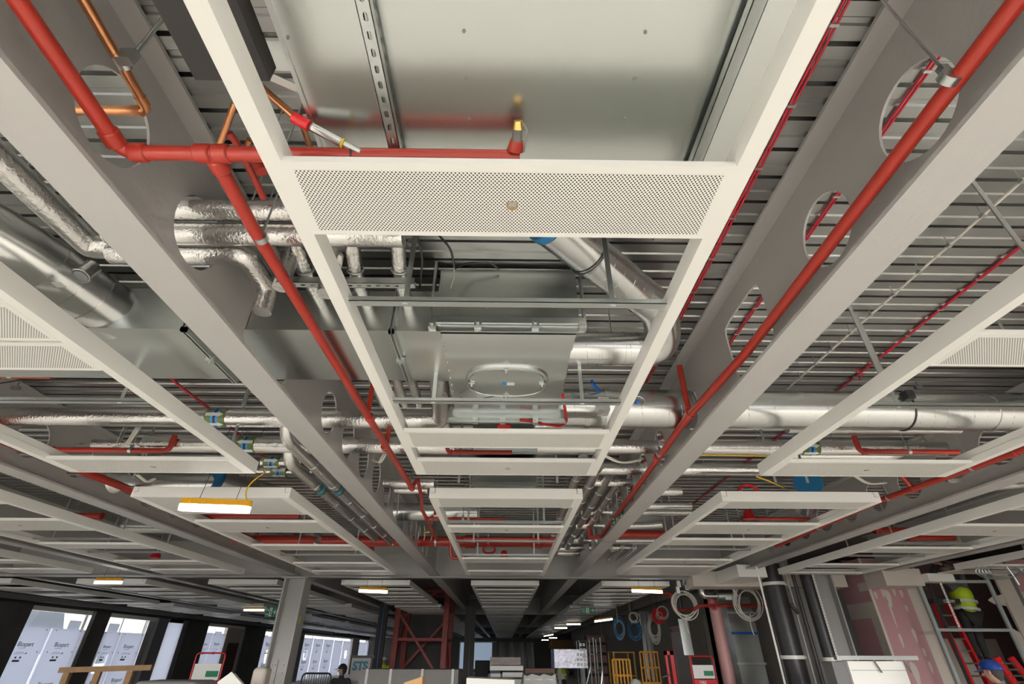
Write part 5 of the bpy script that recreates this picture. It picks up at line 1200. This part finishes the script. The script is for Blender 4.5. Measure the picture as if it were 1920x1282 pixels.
# painted board
a, c = V(657, 1255, 16), V(696, 1231, 16); t = thing('painted_board', 'board painted with blue letters left of the black netting', 'board', (a.x, 16, 0))
MB().box(a.x, 16, .3, c.x, 16.05, c.z-.03).build('board', GREY, t); MB().box(a.x, 15.98, c.z-.03, c.x+.1, 16.08, c.z+.03).build('top_edge', BLACKP, t)
text('STS', 'blue_letters', mat('blue_paint', (.01, .17, .25), .5), t, Vector((a.x+.05, 15.985, c.z-.3)), (1, 0, 0), (0, 0, 1), .27, .012)
# mesh cage and cardboard
a, c = V(672, 1282, 12), V(860, 1255, 12); t = thing('mesh_pallet', 'grey mesh sided pallet wrapped with straps, bottom centre left', 'pallet', (a.x, 12, 0))
MB().box(a.x, 12, .2, c.x, 12.8, c.z).build('body', mat('grey_wrap', (.16, .155, .15), .6, noise=.15, nscale=3), t)
for k in (.06, .3, .62, .93): MB().box(a.x+(c.x-a.x)*k, 11.985, .2, a.x+(c.x-a.x)*k+.05, 12, c.z+.01).build('strap', GREY, t)
a = V(757, 1282, 8); c = V(795, 1268, 8); t = thing('cardboard_box', 'open cardboard box at the bottom edge', 'box', (a.x, 8, 0)); MB().add([(a.x, 8, 0), (c.x, 8, 0), (c.x-.02, 8, c.z), (a.x, 8, c.z-.07), (a.x, 8.3, 0), (c.x, 8.3, 0), (c.x-.02, 8.3, c.z), (a.x, 8.3, c.z-.07)], [(0, 1, 2, 3), (7, 6, 5, 4), (0, 3, 7, 4), (1, 5, 6, 2), (3, 2, 6, 7)]).build('carton', CARD, t)
# red mast
YM = 20.; L_ = V(737, 1200, YM).x; R_x = V(838, 1200, YM).x
t = thing('crane_mast', 'dark red lattice crane mast passing up through the floor', 'crane mast', ((L_+R_x)/2, YM, 0)); dd = R_x-L_
cs = [(L_+.08, YM), (R_x-.08, YM), (R_x-.08, YM+dd), (L_+.08, YM+dd)]
for x, y in cs: MB().box(x-.09, y-.09, 0, x+.09, y+.09, 3.62).build('leg', REDM, t)
for zz in (2.0, 2.95, 1.05, 3.5):
    for i in range(4):
        (x, y), (x_2, y_2) = cs[i], cs[(i+1) % 4]; MB().bar((x, y, zz), (x_2, y_2, zz), .07, .09).build('rail', REDM, t)
for i in range(4):
    (x, y), (x_2, y_2) = cs[i], cs[(i+1) % 4]
    MB().bar((x, y, 2.85), (x_2 if i != 0 else x_2-.3, y_2, 1.1), .06, .08).build('diagonal', REDM, t); MB().bar((x, y, 2.95), (x_2, y_2, 4.2 if False else 3.6), .06, .08).build('diagonal', REDM, t)
# netting columns
for u, y, w, w1 in ((712, 19, .3, 'left of the red mast'), (880, 19.5, .35, 'right of the red mast')):
    q = V(u, 1200, y); t = thing('netting_curtain', 'black debris netting hanging '+w1, 'netting', (q.x, y, 0)); MB().box(q.x-w/2, y, 0, q.x+w/2, y+.12, 3.2).build('netting', BLACK, t)
    MB().tube([(q.x+.02, y-.03, 0), (q.x+.02, y-.03, 3)], .012, 6).build('pole', BLUE if u < 800 else BLACKP, t)
q0, q1 = V(725, 1130, 22.5), V(870, 1130, 22.5)
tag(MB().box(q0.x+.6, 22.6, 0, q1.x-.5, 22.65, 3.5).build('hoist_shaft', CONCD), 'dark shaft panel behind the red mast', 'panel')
# tarpaulin on far wall
a, c = V(922, 1248, 40), V(999, 1204, 40)
t = thing('plastic_sheeting', 'grey translucent sheet hung across the far end', 'sheeting', (a.x, 40, 0)); m = MB(); n1 = 26
vs = []
for i in range(n1+1):
    x = a.x+(c.x-a.x)*i/n1
    for z in (c.z, .01): vs.append((x+.2*(z < 1)*math.sin(i), 40+.12*math.sin(i*1.9)+.05*math.sin(i*4.3), z))
m.add(vs, [(2*i, 2*i+1, 2*i+3, 2*i+2) for i in range(n1)]); o = m.build('sheet', TARP, t); sm = o.modifiers.new('Solid', 'SOLIDIFY'); sm.thickness = .02
# stacks
t = thing('panel_stack', 'stack of white ceiling panels with brown wrapping, centre', 'stack', V(950, 1282, 18)); a, c = V(918, 1282, 18), V(982, 1232, 18)
for i in range(6): MB().box(a.x+.02*i, 18, c.z-.22-.17*i-.12, c.x-.02, 19, c.z-.22-.17*i).build('panel_layer', WHITE, t)
MB().box(a.x, 18, c.z-.2, c.x-.1, 18.9, c.z).build('brown_wrap', mat('brown_film', (.12, .05, .03), .3, bump=1, bscale=6), t)
t = thing('panel_pack', 'long white panel pack at the bottom edge of the centre', 'stack', V(900, 1282, 9)); a, c = V(874, 1290, 9), V(965, 1271, 9); MB().add([(a.x, 9, .2), (c.x, 9.2, .2), (c.x, 9.2, c.z-.03), (a.x, 9, c.z+.0), (a.x, 9.6, .2), (c.x, 9.8, .2), (c.x, 9.8, c.z-.03), (a.x, 9.6, c.z)], [(0, 1, 2, 3), (7, 6, 5, 4), (0, 3, 7, 4), (1, 5, 6, 2), (3, 2, 6, 7)]).build('pack', WHITE, t)
a, c = V(975, 1300, 11), V(1050, 1263, 11); t = thing('covered_pallet', 'pallet draped in crumpled translucent sheeting, bottom centre', 'pallet', (a.x, 11, 0))
m = MB(); G = 10; vs = []
for i in range(G+1):
    for j in range(G+1):
        x = i/G; y = j/G; e_ = max(abs(x-.5), abs(y-.5))*2; vs.append((a.x+(c.x-a.x)*x, 11+1.0*y, c.z-.02+.02*math.sin(i*2.1+j)-(.0 if e_ < .85 else .35)))
m.add(vs, [(i*(G+1)+j, (i+1)*(G+1)+j, (i+1)*(G+1)+j+1, i*(G+1)+j+1) for i in range(G) for j in range(G)]); o = m.build('cover', TARP, t); MB().box(a.x+.08, 11.08, 0, c.x-.08, 11.92, c.z-.08).build('load', GREY, t)
blk(985, 1253, 1040, 1262, 14, .5, mat('brown_box', (.13, .06, .04), .6), 'brown_carton', 'brown wrapped carton in the middle distance', 'box')
t = thing('blue_trestle', 'dark blue trestle table before the white panel stack', 'trestle', V(930, 1262, 15)); a, c = V(915, 1262, 15), V(942, 1258, 15); MB().box(a.x, 15, c.z-.05, c.x, 15.5, c.z).box(c.x-.05, 15, 0, c.x, 15.05, c.z).box(a.x, 15, 0, a.x+.05, 15.05, c.z).build('table', mat('navy', (.01, .02, .06), .5), t)
blk(890, 1238, 918, 1262, 20, .6, DARKF, 'dark_equipment', 'pile of dark equipment right of the netting', 'equipment')
# wrapped sign board
a, c = V(1040, 1252, 18), V(1100, 1217, 18); t = thing('wrapped_board', 'large board wrapped in reflective film with printed markings', 'board', (a.x, 18, .5))
MB().box(a.x, 18, a.z, c.x, 18.06, c.z).build('board', mat('silver_film', (.30, .30, .36), .25, metal=.3, bump=1, bscale=4), t)
MB().box(a.x-.1, 18.02, c.z-.6, a.x, 18.05, c.z).build('blue_edge', mat('navy_edge', (.01, .02, .10), .5), t)
m = MB()
for i in range(5):
    for j in range(3-(i > 2)*1): MB().box(c.x-.05-.1*j-.07, 17.99, a.z+.05+i*.13, c.x-.05-.1*j, 17.999, a.z+.13+i*.13).build('marking', PAPER, t)
m.add([(c.x-.16, 17.995, c.z-.22), (c.x-.02, 17.995, c.z-.22), (c.x-.09, 17.995, c.z-.08)], [(0, 1, 2)]); m.build('arrow_mark', PAPER, t); MB().box(a.x+.1, 18.01, 0, a.x+.2, 18.05, a.z).build('leg', GREYD, t); MB().box(c.x-.2, 18.01, 0, c.x-.1, 18.05, a.z).build('leg', GREYD, t)
blk(1030, 1200, 1080, 1216, 44, .3, mat('timber_face', (.22, .12, .04), .7), 'timber_partition', 'brown timber panel high on the far wall', 'panel', z0=None)
# scaffold towers and lifts
def tower(u0, u1, v, y, m, label, bars=4):
    a, c = V(u0, v, y), V(u1, v, y); t = thing('access_tower', label, 'tower', (a.x, y, 0))
    for x in (a.x, c.x):
        for yy in (y, y+.8): MB().tube([(x, yy, 0), (x, yy, a.z)], .024, 8).build('upright', m, t)
    mm = MB()
    for i in range(bars):
        z = a.z*(i+1)/bars-.02
        mm.tube([(a.x, y, z), (c.x, y, z)], .018, 6); mm.tube([(a.x, y+.8, z), (c.x, y+.8, z)], .018, 6); mm.tube([(a.x, y, z), (a.x, y+.8, z)], .018, 6); mm.tube([(c.x, y, z), (c.x, y+.8, z)], .018, 6)
    mm.build('ledgers', m, t)
    MB().bar((a.x, y, .2), (c.x, y, a.z*.6), .03, .03).build('brace', m, t); return t
tower(1112, 1125, 1195, 17, GALV, 'thin galvanised access tower between the board and the yellow lift', 5)
tower(1086, 1105, 1200, 22, GALV, 'dark galvanised access tower behind the wrapped board', 5)
tower(1150, 1188, 1221, 16.2, YELR, 'yellow guard rail cage of the access lift', 3)
def lift(u0, u1, v, y, label, m):
    a, c = V(u0, v, y), V(u1, v, y); t = thing('scissor_lift', label, 'access lift', (a.x, y, 0)); hh = a.z
    MB().box(a.x, y, .15, c.x, y+1.4, hh*.62).build('body', m, t)
    for x in (a.x+.12, c.x-.12): MB().tube([(x, y-.02, .18), (x, y+.1, .18)], .18, 16).build('wheel', BLACKP, t)
    mm = MB()
    for i in range(6): x = a.x+(c.x-a.x)*i/5; mm.tube([(x, y, hh*.6), (x, y, hh)], .02, 6)
    mm.tube([(a.x, y, hh), (c.x, y, hh)], .02, 6).tube([(a.x, y, hh*.8), (c.x, y, hh*.8)], .02, 6); mm.build('guard_rail', m, t)
    MB().box(a.x+(c.x-a.x)*.2, y-.01, hh*.3, a.x+(c.x-a.x)*.32, y, hh*.36).build('label', PAPER, t)
lift(1148, 1180, 1236, 13, 'orange access lift at the bottom right of centre', ORANGE)
lift(1199, 1232, 1222, 14.5, 'yellow orange mast lift beside the concrete wall', ORANGE)
t = thing('grey_sack', 'grey plastic sack on top of the orange lift', 'sack', V(1195, 1276, 12)); q = V(1192, 1282, 12); MB().ell((q.x, 12, q.z-.03), (.13, .1, .12)).build('sack', TARP, t)
a, c = V(1246, 1220, 13.5), V(1257, 1220, 13.5); t = thing('hoist_trolley', 'red stacking hoist trolley against the concrete wall', 'hoist', (a.x, 13.5, 0))
MB().box(a.x, 13.5, 0, a.x+.05, 13.6, a.z).box(c.x-.02, 13.5, 0, c.x+.06, 13.6, a.z).box(a.x, 13.5, a.z-.08, c.x+.06, 13.6, a.z).build('mast', REDP, t); MB().tube([(a.x-.12, 13.4, .9), (a.x-.2, 13.3, 1.15), (a.x-.02, 13.3, 1.2)], .02, 8, fil=.05).build('handle', BLACKP, t)
for x_o, w1 in ((0, 'left'),):
    MB().tube([(a.x+.02, 13.45, .1), (a.x+.02, 13.6, .1)], .1, 14).build('wheel', BLACKP, t)
for i, (u, v, y) in enumerate(((1158, 1165, 17), (1184, 1170, 17), (1129, 1197, 22), (1034, 1210, 30))):
    q = V(u, v, y); cable([(q.x, y, ZD), (q.x, y, q.z)], .008, YELC, 'pale pull cord hanging in the distance at right, %s' % ORD[i]); 
t = thing('wall_shelving', 'dim wall of stored boards behind the access towers', 'shelving', V(1130, 1200, 30)); a, c = V(1100, 1262, 30), V(1150, 1190, 30)
MB().box(a.x, 30, 0, c.x, 30.4, c.z).build('carcass', CONCD, t)
for i in range(5): MB().box(a.x+.1, 29.97, .3+i*.45, c.x-.1, 30, .62+i*.45).build('stored_board', PINKP, t)
for i in range(3): MB().box(a.x+.05, 29.95, .24+i*.8, c.x-.05, 30, .28+i*.8).build('shelf', GREYD, t)
blk(1232, 1180, 1240, 1282, 24, .3, BEIGE, 'timber_stud', 'pale stud against the wall behind the lifts', 'stud')
# small plates and brackets around deck for richness
for i, (u, v, z_, w1) in enumerate(((30, 727, 3.55, 'at the left edge'), (1722, 727, 3.6, 'over the right raft'), (775, 455, 3.6, 'left of the plenum'), (1235, 445, 3.5, 'right of the diagonal duct'), (1445, 985, 3.3, 'above the far right raft'), (135, 445, 3.6, 'at left above the round duct'))):
    p = at(u, v, z=z_); t = thing('deck_bracket', 'small dark steel bracket under the deck '+w1, 'bracket', p); MB().box(p.x-.03, p.y-.015, p.z-.015, p.x+.03, p.y+.015, p.z+.015).tube([(p.x, p.y, p.z), (p.x, p.y, ZD)], .005, 6).build('bracket', GREYD, t)
